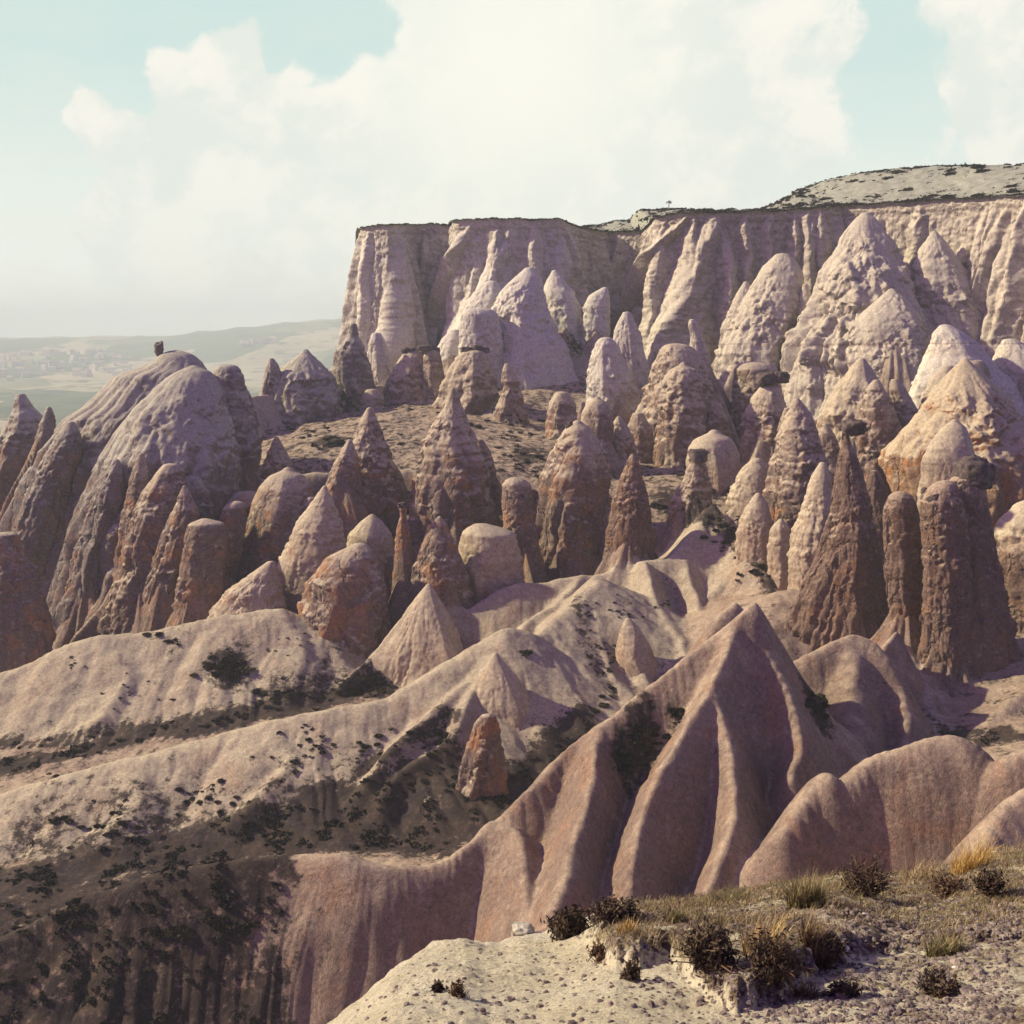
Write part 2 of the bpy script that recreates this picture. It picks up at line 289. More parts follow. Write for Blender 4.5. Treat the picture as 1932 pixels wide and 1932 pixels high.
# ---- the measured rocks: name, label, category, rows (v, left u, right u), distance, options
CL, PK, SP, CN, HD = 'rock buttress', 'rock pinnacle', 'rock spire', 'rock cone', 'hoodoo'
R_ = [
# name, label, category, rows, D, options
('rock_buttress','long curved smooth spur dropping left below the pale ramp',CL,[(528,915,938),(548,892,950),(580,870,952),(610,856,948),(650,846,940),(690,836,930),(740,830,920)],240,dict(mat='whitecliff',lean=.3,flute=.06,poly=[170,280,20],ps=.5)),
('rock_buttress','small rounded lobe at the foot of the curved spur',CL,[(622,850,866),(640,832,880),(665,818,890),(700,812,895)],236,dict(mat='whitecliff',flute=.05)),
('rock_pinnacle','tall pointed white pinnacle with dark shrubs standing before the cliff',PK,[(502,992,1008),(515,978,1018),(530,962,1024),(550,940,1028),(575,930,1034),(600,925,1042),(630,920,1058),(660,915,1072),(700,910,1085),(760,905,1100),(820,905,1115)],226,dict(mat='whitecliff',lean=.2,poly=[185,268,330,90],ps=.55,flute=.1)),
('rock_buttress','flat-fronted pale slab joined to the left of the pointed white pinnacle',CL,[(582,876,925),(592,870,940),(630,867,945),(665,866,950),(720,880,960),(780,890,970)],224,dict(mat='whitecliff',flute=.05,poly=[200,255,330,90],ps=.6,lean=.03)),
('rock_cone','smooth pointed cone right of the white pinnacle under the cliff',CN,[(507,1044,1052),(525,1034,1066),(548,1024,1084),(580,1022,1096),(640,1025,1105),(700,1030,1110)],240,dict(mat='whitecliff',poly=[175,290,40],ps=.5,flute=.06,lean=.25)),
('rock_cone','small pale cone beside the dark vertical cleft in the cliff',CN,[(541,1140,1148),(556,1112,1151),(580,1102,1153),(620,1098,1152),(680,1096,1150)],238,dict(mat='whitecliff',poly=[190,300,50],ps=.5,flute=.06)),
('rock_pinnacle','big leaning slab pinnacle with a smooth lit left face above the strata line',PK,[(474,1480,1502),(484,1468,1514),(500,1452,1522),(530,1432,1527),(565,1408,1524),(600,1388,1516),(640,1368,1500),(665,1356,1488),(720,1348,1482),(780,1345,1480)],222,dict(mat='cliffrock',lean=.28,poly=[165,285,25],ps=.6,flute=.1)),
('rock_pinnacle','thin pale fin left of the big leaning slab',PK,[(530,1408,1415),(548,1396,1422),(580,1380,1432),(620,1362,1436),(680,1350,1436)],226,dict(mat='cliffrock',poly=[170,290,30],ps=.5,flute=.06)),
('rock_pinnacle','highest stepped peak reaching up to the cliff rim at the right',PK,[(392,1652,1666),(405,1636,1676),(420,1622,1684),(445,1604,1698),(475,1590,1716),(495,1562,1728),(530,1548,1740),(570,1532,1752),(610,1508,1764),(640,1486,1772),(670,1478,1778),(730,1474,1782),(790,1470,1790)],216,dict(mat='cliffrock',lean=.3,poly=[168,272,345,80],ps=.5,flute=.2)),
('rock_pinnacle','reddish sliver wedged between the leaning slab and the highest peak',PK,[(534,1520,1528),(560,1512,1536),(600,1506,1538),(660,1500,1540)],221,dict(mat='cliffrock',flute=.05)),
('rock_cone','pointed cone with a pale cap right of the highest peak',CN,[(430,1781,1788),(448,1768,1802),(470,1752,1818),(500,1738,1836),(530,1736,1852),(570,1738,1868),(620,1742,1880),(690,1745,1890),(760,1750,1900)],214,dict(mat='cliffrock',lean=.25,poly=[180,270,0],ps=.45,flute=.12)),
('rock_cone','lower cone with a smooth sand-coloured left face under the highest peak',CN,[(542,1698,1706),(556,1682,1720),(575,1658,1736),(592,1634,1748),(612,1618,1756),(645,1610,1762),(690,1606,1768),(760,1600,1775)],205,dict(mat='cliffrock',lean=.3,poly=[175,288,20],ps=.6,flute=.06)),
('rock_cone','pale whitish cone with dark scrub behind the orange massif',CN,[(612,1798,1816),(628,1782,1842),(650,1774,1868),(680,1760,1892),(715,1738,1920),(760,1720,1935),(820,1710,1940)],172,dict(mat='whitecliff',lean=.3,flute=.08)),
('rock_cone','pale cone at the right picture edge level with the strata line',CN,[(640,1902,1925),(660,1888,1960),(700,1875,1985),(760,1870,1995)],176,dict(mat='whitecliff',flute=.08)),
('rock_cone','smooth round brown cone tucked left of the whitish cone',CN,[(690,1785,1805),(712,1762,1815),(745,1742,1822),(785,1728,1825),(830,1725,1828)],165,dict(mat='rock',flute=.06,rough=.03)),
# mid row in front of the cliff, left to right
('rock_pinnacle','blunt pinnacle with a square head just left of the cliff end',PK,[(610,659,671),(622,656,674),(632,655,675),(645,645,680),(665,630,690),(700,620,702),(745,616,714),(800,612,720)],214,dict(mat='left',lean=.1,flute=.1)),
('rock_spire','short brown spire between the square-headed pinnacle and the cliff foot',SP,[(628,700,716),(645,694,726),(680,690,736),(730,690,740),(780,688,744)],232,dict(mat='cliffrock')),
('rock_pinnacle','jagged grey pinnacle with a tiny spike left of the square-headed one',PK,[(659,569,576),(668,560,584),(676,548,594),(692,530,612),(712,508,628),(740,492,640),(780,480,650),(840,470,655)],206,dict(mat='left',flute=.18,rough=.08,lean=.2)),
('rock_spire','narrow leaning grey spire at the left of the jagged pinnacle',SP,[(676,505,514),(688,501,524),(705,498,530),(740,490,540),(780,480,550)],204,dict(mat='left',lean=.1)),
('rock_pinnacle','mushroom-topped brown block under the pale split slab',PK,[(662,765,800),(672,756,806),(690,744,808),(715,730,808),(745,722,812),(800,715,820)],214,dict(mat='rock',rnd=.25,flute=.16)),
('rock_pinnacle','second mushroom-topped brown block right beside the first one',PK,[(660,802,826),(672,798,832),(700,795,836),(740,796,844),(800,796,850)],212,dict(mat='rock',rnd=.3,flute=.14)),
('rock_pinnacle','wide brown block under a row of dark capstones left of the white pinnacle',PK,[(662,872,916),(674,860,922),(700,844,932),(730,832,940),(770,820,944),(800,826,940),(850,830,940)],206,dict(mat='rock',rnd=.2,flute=.2)),
('hoodoo','small orange hoodoo with a pointed dark-ringed head before the white pinnacle',HD,[(686,952,960),(700,947,968),(714,946,978),(722,944,984),(728,952,978),(745,946,986),(770,934,992),(795,926,998),(830,920,1005)],196,dict(mat='rock',flute=.12)),
('rock_pinnacle','tall pale pinnacle with a flat ledge right of the white pinnacle foot',PK,[(637,1136,1156),(648,1124,1166),(668,1119,1174),(700,1114,1190),(730,1109,1206),(765,1104,1212),(800,1100,1210),(840,1100,1210)],194,dict(mat='cliffrock',lean=.15,flute=.12)),
('rock_pinnacle','brown pointed pinnacle low in front of the broad buttress',PK,[(588,1178,1192),(606,1168,1200),(630,1158,1210),(660,1154,1216),(720,1160,1230),(780,1165,1240)],222,dict(mat='cliffrock',poly=[190,275,340,90],ps=.5)),
('hoodoo','thin crooked horn rising over the strata line',HD,[(602,1302,1313),(614,1299,1318),(628,1303,1322),(645,1303,1330),(665,1300,1336),(720,1296,1345)],188,dict(mat='cliffrock',flute=.05,lean=.05)),
('rock_pinnacle','large round-shouldered orange pinnacle behind the egg-topped one',PK,[(650,1256,1300),(662,1245,1318),(685,1236,1335),(720,1224,1345),(760,1205,1348),(800,1190,1350),(850,1186,1350),(920,1184,1350)],182,dict(mat='rock',flute=.16)),
('rock_pinnacle','orange egg-topped pinnacle with a smooth pale crown',PK,[(690,1280,1302),(697,1266,1316),(715,1254,1324),(745,1246,1330),(790,1240,1334),(840,1236,1336),(890,1230,1338),(940,1228,1340)],168,dict(mat='rock',rnd=1.0,flute=.12,lean=.08)),
('rock_pinnacle','shaded smooth pinnacle behind the balanced dark boulders',PK,[(684,1400,1455),(695,1388,1468),(730,1382,1474),(780,1376,1480),(830,1372,1490),(880,1370,1495)],186,dict(mat='rock',flute=.08)),
('rock_pinnacle','orange-brown stump carrying the balanced dark boulders',PK,[(728,1440,1470),(745,1425,1480),(780,1408,1488),(815,1400,1492),(845,1396,1494),(880,1394,1496)],166,dict(mat='rock',rnd=.3,flute=.2)),
('rock_cone','small smooth egg-shaped cone left of the orange pinnacles',CN,[(753,1120,1136),(762,1108,1148),(780,1098,1156),(805,1094,1159),(840,1094,1154),(880,1095,1150)],162,dict(mat='rock',rnd=1.,flute=.05,rough=.03)),
('rock_spire','little pointed spire right beside the egg-shaped cone',SP,[(786,1166,1171),(800,1156,1182),(820,1147,1194),(860,1145,1204),(920,1145,1210)],164,dict(mat='rock')),
('rock_spire','thin grey finger left of the egg-shaped cone',SP,[(758,1097,1102),(775,1092,1105),(800,1088,1104),(840,1085,1106)],170,dict(mat='rock',flute=.05)),
('rock_cone','sunlit fluted cone left of the dark grey-tipped spire',CN,[(676,1626,1636),(695,1608,1650),(725,1584,1664),(760,1560,1680),(800,1545,1690),(860,1540,1700)],162,dict(mat='smooth',poly=[170,280,10],ps=.5,flute=.12)),
('rock_spire','broad brown spire with a small grey tip right of the sunlit fluted cone',SP,[(717,1654,1664),(730,1642,1672),(755,1632,1684),(790,1622,1696),(840,1616,1706),(900,1614,1712),(980,1612,1716)],148,dict(mat='rock',flute=.08,lean=.1)),
('rock_cone','small brown cone between the grey-tipped spire and the whitish cone',CN,[(716,1686,1700),(735,1680,1714),(765,1682,1728),(800,1684,1740),(860,1684,1745)],164,dict(mat='rock',flute=.06)),
('rock_massif','large orange massif with a pointed fluted top at the right',PK,[(678,1852,1861),(695,1832,1876),(720,1806,1898),(750,1780,1924),(785,1752,1952),(820,1722,1975),(850,1696,1992),(880,1682,2004),(910,1681,2010),(940,1688,2010),(975,1700,2010),(1040,1710,2015),(1120,1720,2015)],136,dict(mat='orange',lean=.35,poly=[172,282,340],ps=.5,flute=.16,fl_s=.8)),
('rock_cone','smooth pale dome on the left shoulder of the orange massif',CN,[(797,1796,1816),(808,1782,1828),(825,1766,1834),(845,1750,1838),(870,1738,1842),(900,1738,1842)],122,dict(mat='smooth',rnd=.9,flute=.03,rough=.02,poly=[180,290,30],ps=.4)),
# left massif
('rock_massif','big grey ridge-like massif with a tiny balanced rock on top, far left',PK,[(665,284,328),(672,272,345),(685,262,358),(696,240,366),(706,205,374),(715,190,380),(740,166,385),(770,140,392),(795,105,398),(850,72,402),(920,38,405),(1000,8,408),(1100,-30,410),(1210,-60,410)],166,dict(mat='left',lean=.3,flute=.14,rough=.03,thick=.6,fl_s=.7,rnd=.25,ps=.3,lobes=5)),
('rock_massif','huge smooth-shouldered grey bulge in front of the balanced-rock massif',PK,[(696,322,352),(704,306,372),(720,280,388),(745,258,404),(780,225,420),(820,196,438),(870,172,448),(930,150,452),(1000,130,448),(1080,114,440),(1150,100,430),(1215,88,420)],151,dict(mat='left',lean=.35,flute=.14,rough=.03,thick=.7,fl_s=.7,rnd=.5,poly=[186,262,330],ps=.5,lobes=5)),
('rock_massif','rounded grey shoulder at the right end of the left massif',PK,[(690,404,438),(698,396,446),(715,390,452),(750,390,466),(800,386,484),(850,384,492),(910,380,480),(980,378,470)],157,dict(mat='left',lean=.2,flute=.1,rough=.05)),
('rock_buttress','rough lobe on the lower front of the huge grey bulge',CL,[(880,296,322),(892,286,334),(930,262,345),(990,240,350),(1070,225,345),(1160,205,340),(1215,200,340)],139,dict(mat='rock',flute=.16,lean=.2)),
('rock_spire','slender pointed spire leaning on the huge grey bulge',SP,[(921,334,339),(940,326,352),(970,316,368),(1010,300,372),(1060,284,366),(1120,268,352),(1180,256,342),(1220,250,340)],136,dict(mat='rock',poly=[180,280,350],ps=.5,lean=.2)),
('rock_pinnacle','flat-topped blocky pinnacle right of the slender pointed spire',PK,[(984,366,398),(990,352,418),(1010,346,428),(1060,340,424),(1120,332,420),(1190,328,416)],132,dict(mat='rock',rnd=.35,flute=.14)),
('rock_pinnacle','tilted slab pinnacle with a flat pale ledge on top',PK,[(950,428,455),(960,416,460),(985,408,462),(1040,405,455),(1100,400,445),(1180,396,440)],139,dict(mat='rock',rnd=.3,flute=.12)),
('rock_cone','round brown knob above the flat-topped blocky pinnacle',CN,[(898,390,410),(908,378,420),(930,370,440),(970,368,450),(1020,368,455)],150,dict(mat='rock',rnd=.8,flute=.06)),
('rock_cone','large smooth dark egg-shaped rock in the middle left',CN,[(893,520,548),(902,500,566),(925,480,582),(960,466,594),(1010,452,598),(1060,440,585),(1110,428,560),(1170,420,545)],143,dict(mat='rock',rnd=.8,flute=.05,rough=.03,lean=.25)),
('rock_spire','pale little spire standing behind the large smooth egg-shaped rock',SP,[(826,514,520),(838,508,528),(865,498,544),(900,484,566),(950,474,580)],166,dict(mat='rock',lean=.2)),
('rock_cone','leaf-shaped cone with a sharp tip and sunlit left edge',CN,[(921,604,609),(935,594,616),(960,576,628),(995,552,642),(1030,536,652),(1070,520,654),(1110,515,640),(1150,522,620),(1200,530,610)],131,dict(mat='smooth',poly=[172,285,10],ps=.55,flute=.07,lean=.2)),
('rock_cone','round-topped smooth cone behind the crested boulder-like rock',CN,[(976,692,708),(988,676,722),(1010,656,738),(1050,645,744),(1110,640,748),(1170,640,750)],135,dict(mat='smooth',rnd=.8,flute=.04,rough=.03)),
('rock_pinnacle','crested boulder-like rock standing on the third ridge at the left',PK,[(1032,664,684),(1044,640,700),(1056,612,708),(1075,594,718),(1110,574,728),(1150,564,734),(1190,562,736),(1240,566,738),(1300,570,740)],123,dict(mat='rock',flute=.1,lean=.2,poly=[165,255,320],ps=.45)),
('rock_cone','low pale lopsided mound left of the leaf-shaped cone',CN,[(1062,502,516),(1076,482,520),(1095,456,524),(1120,420,530),(1145,400,536),(1170,388,545),(1220,380,550)],127,dict(mat='smooth',poly=[170,285,20],ps=.4,flute=.06)),
('rock_spire','tall double-pointed brown spire in the middle left',SP,[(770,690,700),(790,680,710),(820,668,722),(860,650,736),(900,626,750),(940,612,760),(1000,606,768),(1060,606,770)],150,dict(mat='rock',flute=.2,lean=.12)),
('rock_spire','small needle on the left flank of the double-pointed spire',SP,[(830,655,661),(845,645,668),(875,628,676),(920,612,684),(970,608,690)],146,dict(mat='rock',flute=.08)),
('rock_spire','tallest central spire with a long sharp tip',SP,[(732,850,857),(750,843,866),(775,834,876),(800,818,888),(830,804,898),(870,790,914),(910,780,926),(960,774,934),(1000,776,938),(1050,780,940),(1100,784,940)],146,dict(mat='rock',flute=.16,lean=.1,poly=[190,262,320,60],ps=.4)),
('rock_pinnacle','shadowed shoulder attached right of the tallest central spire',PK,[(830,892,910),(850,886,924),(890,884,936),(950,886,942),(1040,890,944)],151,dict(mat='rock',flute=.1)),
('hoodoo','thin pillar with a small grey cap standing alone left of the pointed orange cone',HD,[(952,753,765),(962,751,767),(975,754,766),(1000,747,772),(1040,743,780),(1090,740,790),(1150,738,800),(1190,738,805)],127,dict(mat='rock',flute=.08,lean=.05)),
('rock_cone','pointed orange-brown cone behind the dip of the third ridge',CN,[(977,825,831),(992,813,842),(1020,798,856),(1055,784,872),(1095,774,888),(1130,772,896),(1180,772,905)],126,dict(mat='rock',poly=[175,275,345],ps=.4,flute=.1)),
('rock_cone','smooth saddle-backed rock right of the pointed orange-brown cone',CN,[(991,896,916),(999,880,946),(1008,870,972),(1030,864,981),(1070,860,984),(1120,856,990),(1180,850,1000)],129,dict(mat='smooth',rnd=.1,flute=.16,rough=.035,poly=[180,262,335,60],ps=.85)),
('rock_pinnacle','blocky pale-faced pinnacle left of the twin-domed spire',PK,[(905,956,988),(914,948,1000),(940,946,1006),(980,948,1008),(1020,952,1016),(1080,955,1030),(1120,955,1030)],136,dict(mat='rock',rnd=.3,flute=.1,poly=[190,245,300,10],ps=.5)),
('rock_spire','wide twin-domed spire in the centre with dark groove down its front',SP,[(800,1078,1104),(812,1066,1118),(835,1052,1134),(865,1034,1146),(900,1018,1152),(950,1010,1154),(1010,1004,1150),(1070,994,1142),(1120,990,1140)],141,dict(mat='rock',flute=.2,lean=.1,rnd=.8)),
('rock_spire','reddish tapering spire right of the wide twin-domed one',SP,[(858,1192,1198),(872,1184,1206),(900,1172,1214),(940,1160,1222),(990,1146,1232),(1040,1138,1238),(1090,1134,1240),(1130,1134,1240)],130,dict(mat='red',flute=.12,lean=.08,poly=[185,270,340],ps=.35)),
('rock_cone','pale streaked dome behind the dark-capped thumb',CN,[(819,1334,1366),(828,1314,1382),(845,1302,1392),(870,1296,1397),(900,1292,1398),(950,1290,1400)],151,dict(mat='smooth',rnd=.8,flute=.06,rough=.03)),
('hoodoo','brown thumb-shaped hoodoo with a dark cap before the streaked dome',HD,[(866,1305,1332),(880,1302,1335),(900,1294,1338),(925,1276,1342),(950,1264,1346),(990,1258,1352)],139,dict(mat='rock',flute=.1,rnd=.4)),
('rock_spire','tall bluish-tipped spire right of centre',SP,[(756,1502,1518),(768,1497,1526),(790,1486,1540),(825,1470,1550),(870,1454,1560),(920,1446,1568),(980,1446,1576),(1040,1456,1584),(1100,1470,1592)],127,dict(mat='rock',rnd=.9,flute=.08,lean=.12)),
('rock_cone','sunlit smooth cone left of the tall bluish-tipped spire',CN,[(866,1424,1440),(882,1406,1450),(910,1388,1456),(950,1374,1460),(1000,1372,1466)],134,dict(mat='smooth',poly=[170,285,10],ps=.4,flute=.05)),
('rock_cone','small low cone with a crease below the bluish-tipped spire',CN,[(932,1430,1438),(950,1416,1450),(975,1400,1458),(1005,1392,1464),(1050,1390,1466)],124,dict(mat='smooth',poly=[170,285,10],ps=.5,flute=.08)),
('rock_cone','tiny rounded mound right of the creased low cone',CN,[(985,1468,1484),(1000,1456,1494),(1030,1450,1500),(1070,1450,1504)],120,dict(mat='smooth',rnd=.9,flute=.05)),
('rock_cone','long sunlit slab between the bluish-tipped spire and the mushroom hoodoo',CN,[(876,1556,1568),(900,1540,1574),(950,1520,1578),(1000,1500,1578),(1050,1488,1576),(1100,1486,1576)],117,dict(mat='smooth',poly=[170,285,10],ps=.5,flute=.08,lean=.2)),
('hoodoo','tallest brown spire at the right topped by a small mushroom cap',HD,[(812,1600,1611),(828,1598,1613),(848,1595,1618),(872,1588,1628),(900,1580,1638),(950,1572,1650),(1000,1556,1658),(1050,1538,1666),(1110,1512,1678),(1170,1480,1690),(1220,1460,1700),(1270,1448,1710),(1330,1440,1720)],108,dict(mat='red',flute=.1,lean=.12,rnd=.3,rough=.04)),
('rock_pinnacle','leaning red-brown pillar with a flat sandy top',PK,[(930,1692,1714),(938,1680,1726),(960,1670,1734),(1010,1668,1744),(1070,1670,1746),(1130,1676,1738),(1200,1680,1735),(1290,1690,1745)],101,dict(mat='red',rnd=.3,flute=.12,lean=.05)),
('rock_pinnacle','massive dark red tower under the black round boulder',PK,[(902,1806,1862),(920,1798,1868),(960,1792,1872),(1010,1790,1882),(1080,1785,1892),(1150,1775,1906),(1220,1762,1922),(1300,1745,1945),(1380,1735,1965),(1440,1726,1975)],98,dict(mat='red',rnd=.3,flute=.1,lean=.08,poly=[185,255,315,30],ps=.35)),
('rock_pinnacle','red-brown shoulder column fused to the left of the boulder tower',PK,[(912,1776,1812),(926,1758,1818),(950,1746,1824),(1000,1744,1830),(1060,1748,1836),(1140,1744,1838),(1220,1736,1840),(1300,1722,1850),(1400,1712,1860)],96.5,dict(mat='red',rnd=.3,flute=.12,lean=.08,poly=[190,260,330],ps=.4)),
('rock_cone','pale slanting slab at the right edge below the orange massif',CN,[(948,1932,1980),(960,1918,2000),(985,1892,2020),(1010,1878,2030),(1050,1876,2030),(1100,1872,2030)],106,dict(mat='smooth',rnd=.3,flute=.06)),
('rock_pinnacle','tall shaded mass at the right edge behind the dark red tower',PK,[(1030,1905,2000),(1060,1890,2020),(1130,1885,2040),(1220,1880,2060),(1340,1880,2060)],104,dict(mat='red',rnd=.3,flute=.12)),
('rock_pinnacle','small dark-shaded pinnacle at the far left edge',PK,[(744,24,40),(756,20,48),(772,20,58),(790,12,78),(815,0,92),(850,-20,90),(900,-40,80),(980,-50,70)],190,dict(mat='left',flute=.14)),
('rock_spire','thin grey spike right of the far left pinnacle',SP,[(768,84,92),(785,78,100),(815,68,106),(860,60,110)],186,dict(mat='left',flute=.06)),
('rock_pinnacle','shadowed rough lump at the left edge under the grey massif',PK,[(1010,-20,20),(1040,-30,40),(1100,-40,70),(1170,-50,95),(1240,-60,110),(1300,-60,115)],128,dict(mat='rock',flute=.2)),
('rock_spire','long diagonal fin descending on the left side of the grey massif',SP,[(800,104,118),(822,88,132),(850,74,140),(950,30,118),(1080,0,98),(1200,-20,92)],158,dict(mat='left',lean=.25)),
('rock_spire','narrow grooved fin in the middle of the huge grey bulge',SP,[(872,196,206),(890,186,216),(930,166,226),(1030,140,216),(1130,125,206),(1215,115,200)],144,dict(mat='left',lean=.25)),
('rock_spire','short fin on the front of the huge grey bulge',SP,[(860,248,258),(900,236,272),(980,224,280),(1080,214,276),(1200,205,270)],142,dict(mat='rock',lean=.2)),
('rock_spire','rough fin between the grey bulge and the slender pointed spire',SP,[(850,352,366),(900,340,386),(980,326,398),(1080,316,402),(1190,306,404)],149,dict(mat='left',lean=.2)),
('rock_pinnacle','lone blocky rock with a pale left face standing in the dark valley',PK,[(1353,908,934),(1366,896,940),(1400,882,946),(1450,868,955),(1500,854,962),(1528,849,962)],88,dict(mat='rock',poly=[183,248,335,70],ps=.8,rnd=.1,lobes=0,ext=5,lean=.1)),
('rock_cone','sharp little pale cone on the front of the second ridge',CN,[(1243,931,938),(1258,920,950),(1290,900,978),(1330,882,1005),(1380,868,1030),(1420,858,1045)],97,dict(mat='smooth',poly=[178,285,20],ps=.75,rnd=.05,rough=.02,flute=.08,ext=6,lean=.3)),
('rock_cone','smooth fin-like cone at the right end of the second ridge',CN,[(1174,1184,1192),(1190,1174,1208),(1225,1164,1230),(1270,1160,1246),(1315,1166,1256)],107,dict(mat='smooth',poly=[178,285,20],ps=.7,rnd=.1,rough=.02,flute=.06,ext=6,lean=.3)),
('rock_cone','sharp-edged cone with a sunlit left slope and shaded right side on the third ridge',CN,[(1110,803,809),(1130,786,822),(1160,762,842),(1200,730,862),(1240,696,876),(1285,655,884)],116,dict(mat='smooth',poly=[176,298,30],ps=.8,rnd=.05,rough=.02,flute=.08,ext=6,lean=.35)),
# rocks filling the ranks behind
('rock_spire','dark spire half hidden behind the double-pointed spire',SP,[(880,738,746),(900,728,758),(950,720,775),(1020,716,784),(1100,714,790)],158,dict(mat='rock')),
('rock_pinnacle','shadowed hump between the egg-shaped rock and the leaf-shaped cone',PK,[(940,575,592),(960,566,606),(1010,558,620),(1080,550,630),(1150,550,630)],142,dict(mat='rock')),
('rock_pinnacle','brown shoulder filling the gap right of the tallest central spire',PK,[(905,925,940),(930,918,952),(990,912,962),(1060,910,968),(1130,908,970)],154,dict(mat='rock')),
('rock_spire','slim dark spire behind the pale-faced blocky pinnacle',SP,[(925,1004,1012),(950,1000,1020),(1010,996,1030),(1090,992,1034)],146,dict(mat='rock')),
('rock_pinnacle','low shaded rock between the twin-domed spire and the reddish one',PK,[(960,1140,1156),(980,1132,1164),(1040,1126,1172),(1110,1122,1176)],139,dict(mat='rock')),
('rock_pinnacle','low brown rock left of the pointed orange-brown cone',PK,[(1050,735,750),(1075,725,764),(1120,716,775),(1180,712,785)],133,dict(mat='rock')),
('rock_pinnacle','rough grey-brown wall of rock behind the flat-topped blocky pinnacle',PK,[(900,340,375),(930,325,395),(990,318,410),(1080,310,420),(1180,300,430)],146,dict(mat='left')),
('rock_pinnacle','broad low shoulder behind the tilted slab pinnacle',PK,[(930,440,480),(955,420,500),(1010,410,510),(1100,400,520)],148,dict(mat='rock')),
('rock_pinnacle','brown buttress-like rock at the foot of the round-shouldered orange pinnacle',PK,[(780,1196,1215),(810,1184,1232),(860,1176,1240),(930,1172,1246),(990,1170,1250)],172,dict(mat='rock')),
('rock_pinnacle','dark rock in the gap between the orange pinnacles and the stump',PK,[(760,1345,1362),(790,1338,1374),(840,1334,1384),(900,1334,1390)],178,dict(mat='rock')),
('rock_cone','brown cone between the stump and the bluish-tipped spire',CN,[(770,1484,1494),(795,1474,1506),(840,1466,1516),(900,1462,1520)],158,dict(mat='rock')),
('rock_cone','shaded cone right of the bluish-tipped spire',CN,[(800,1556,1566),(825,1546,1580),(870,1540,1592),(940,1538,1600)],150,dict(mat='rock')),
('rock_pinnacle','broad shaded rock right of the tallest brown spire',PK,[(890,1650,1664),(920,1640,1676),(980,1634,1688),(1060,1632,1694),(1150,1630,1700)],122,dict(mat='red')),
('rock_pinnacle','brown rock wall below the orange massif left end',PK,[(940,1700,1724),(970,1690,1750),(1030,1686,1770),(1110,1684,1780)],124,dict(mat='orange')),
('rock_pinnacle','small brown pinnacle above the strata line left of the leaning slab',PK,[(700,1300,1316),(725,1292,1330),(780,1290,1340)],194,dict(mat='cliffrock')),
('rock_pinnacle','round brown rock under the wide strata-banded wall',PK,[(760,1570,1590),(785,1552,1606),(830,1544,1616),(890,1540,1620)],178,dict(mat='rock')),
('rock_pinnacle','reddish rock right of the brown cone below the whitish cone',PK,[(800,1732,1748),(825,1722,1760),(870,1716,1768),(930,1712,1772)],160,dict(mat='rock')),
('rock_pinnacle','low rounded rock between the white pinnacle foot and the pale ledged pinnacle',PK,[(740,1050,1072),(760,1036,1086),(800,1030,1094),(850,1030,1094)],186,dict(mat='rock')),
('rock_pinnacle','low rough rock at the foot of the square-headed pinnacle',PK,[(735,690,712),(752,680,724),(790,672,730)],208,dict(mat='rock')),
]
# ------------------------------------------------------------------ the valley: ridges, spurs and floors in one seamless ground
# every line: (group, [(u, v, distance)...], slope behind/left, slope in front/right, crest radius, rill strength, rill length)
LN = []
def ridge(g, pts, mb, mf, r=0.8, ra=0.16, rl=2.2): LN.append((g, pts, mb, mf, r, ra, rl))
ridge('near', [(-260,1850,64),(0,1770,66),(150,1700,67),(300,1648,67),(450,1622,67),(560,1614,67),(640,1612,66.5),(700,1630,66),(760,1637,66),(820,1632,67)], .9, 1.5, .7, .18, 1.6)
ridge('near', [(820,1632,67),(870,1600,67.5),(930,1555,69),(1000,1490,70),(1070,1420,72),(1150,1355,73),(1230,1287,75),(1300,1238,76),(1360,1200,77),(1400,1168,77.5),(1424,1143,78)], 1.5, 1.7, .5, .14, 2.2)
ridge('near', [(925,1560,68.9),(975,1572,67.2),(992,1640,63.8),(1000,1770,59)], 1.7, 1.9, .7, .1)
ridge('near', [(1130,1372,73),(1120,1430,69),(1105,1520,65),(1080,1620,61),(1045,1740,57)], 1.8, 1.9, .7, .08)
ridge('near', [(1405,1170,77.3),(1345,1280,73),(1305,1360,70),(1262,1440,67),(1225,1540,63.5),(1195,1640,60),(1175,1760,57)], 1.9, 1.6, .4, .08)
ridge('near', [(1345,1290,73),(1378,1400,69),(1380,1470,66.3),(1385,1540,63.5),(1350,1640,60),(1310,1750,57)], 1.9, 2.2, .6, .08)
ridge('near', [(1422,1145,78),(1455,1230,76),(1490,1310,73.5),(1510,1390,71),(1500,1470,68)], 1.9, 2.0, .5, .08)
ridge('near', [(1388,1137,84),(1355,1165,83),(1330,1215,82)], 1.8, 1.8, .6)
ridge('hump', [(1480,1260,89),(1540,1228,89),(1610,1203,90),(1655,1222,89),(1695,1290,87),(1712,1360,84),(1700,1440,80)], 1.8, 2.0, 1.0, .08)
ridge('hump', [(1610,1205,90),(1605,1320,84),(1595,1450,79)], 1.8, 1.8, 1.4, .08)
ridge('hump', [(1690,1193,94),(1668,1220,92),(1665,1280,89)], 1.8, 1.8, .3)
ridge('front', [(1478,1560,60),(1545,1472,62),(1562,1462,62),(1590,1474,62),(1650,1430,63),(1720,1408,63),(1790,1390,63),(1830,1405,62.5),(1875,1449,61.5),(1905,1430,61),(1990,1405,61)], 2.0, 2.4, 1.2, .06)
ridge('front', [(1800,1700,45.5),(1862,1590,48),(1930,1505,49.5),(2010,1460,50.5)], 1.6, 1.6, .8, .1)
ridge('front', [(1848,1380,86),(1890,1335,88),(1975,1285,91)], 1.4, 1.5, 1.0, .1)
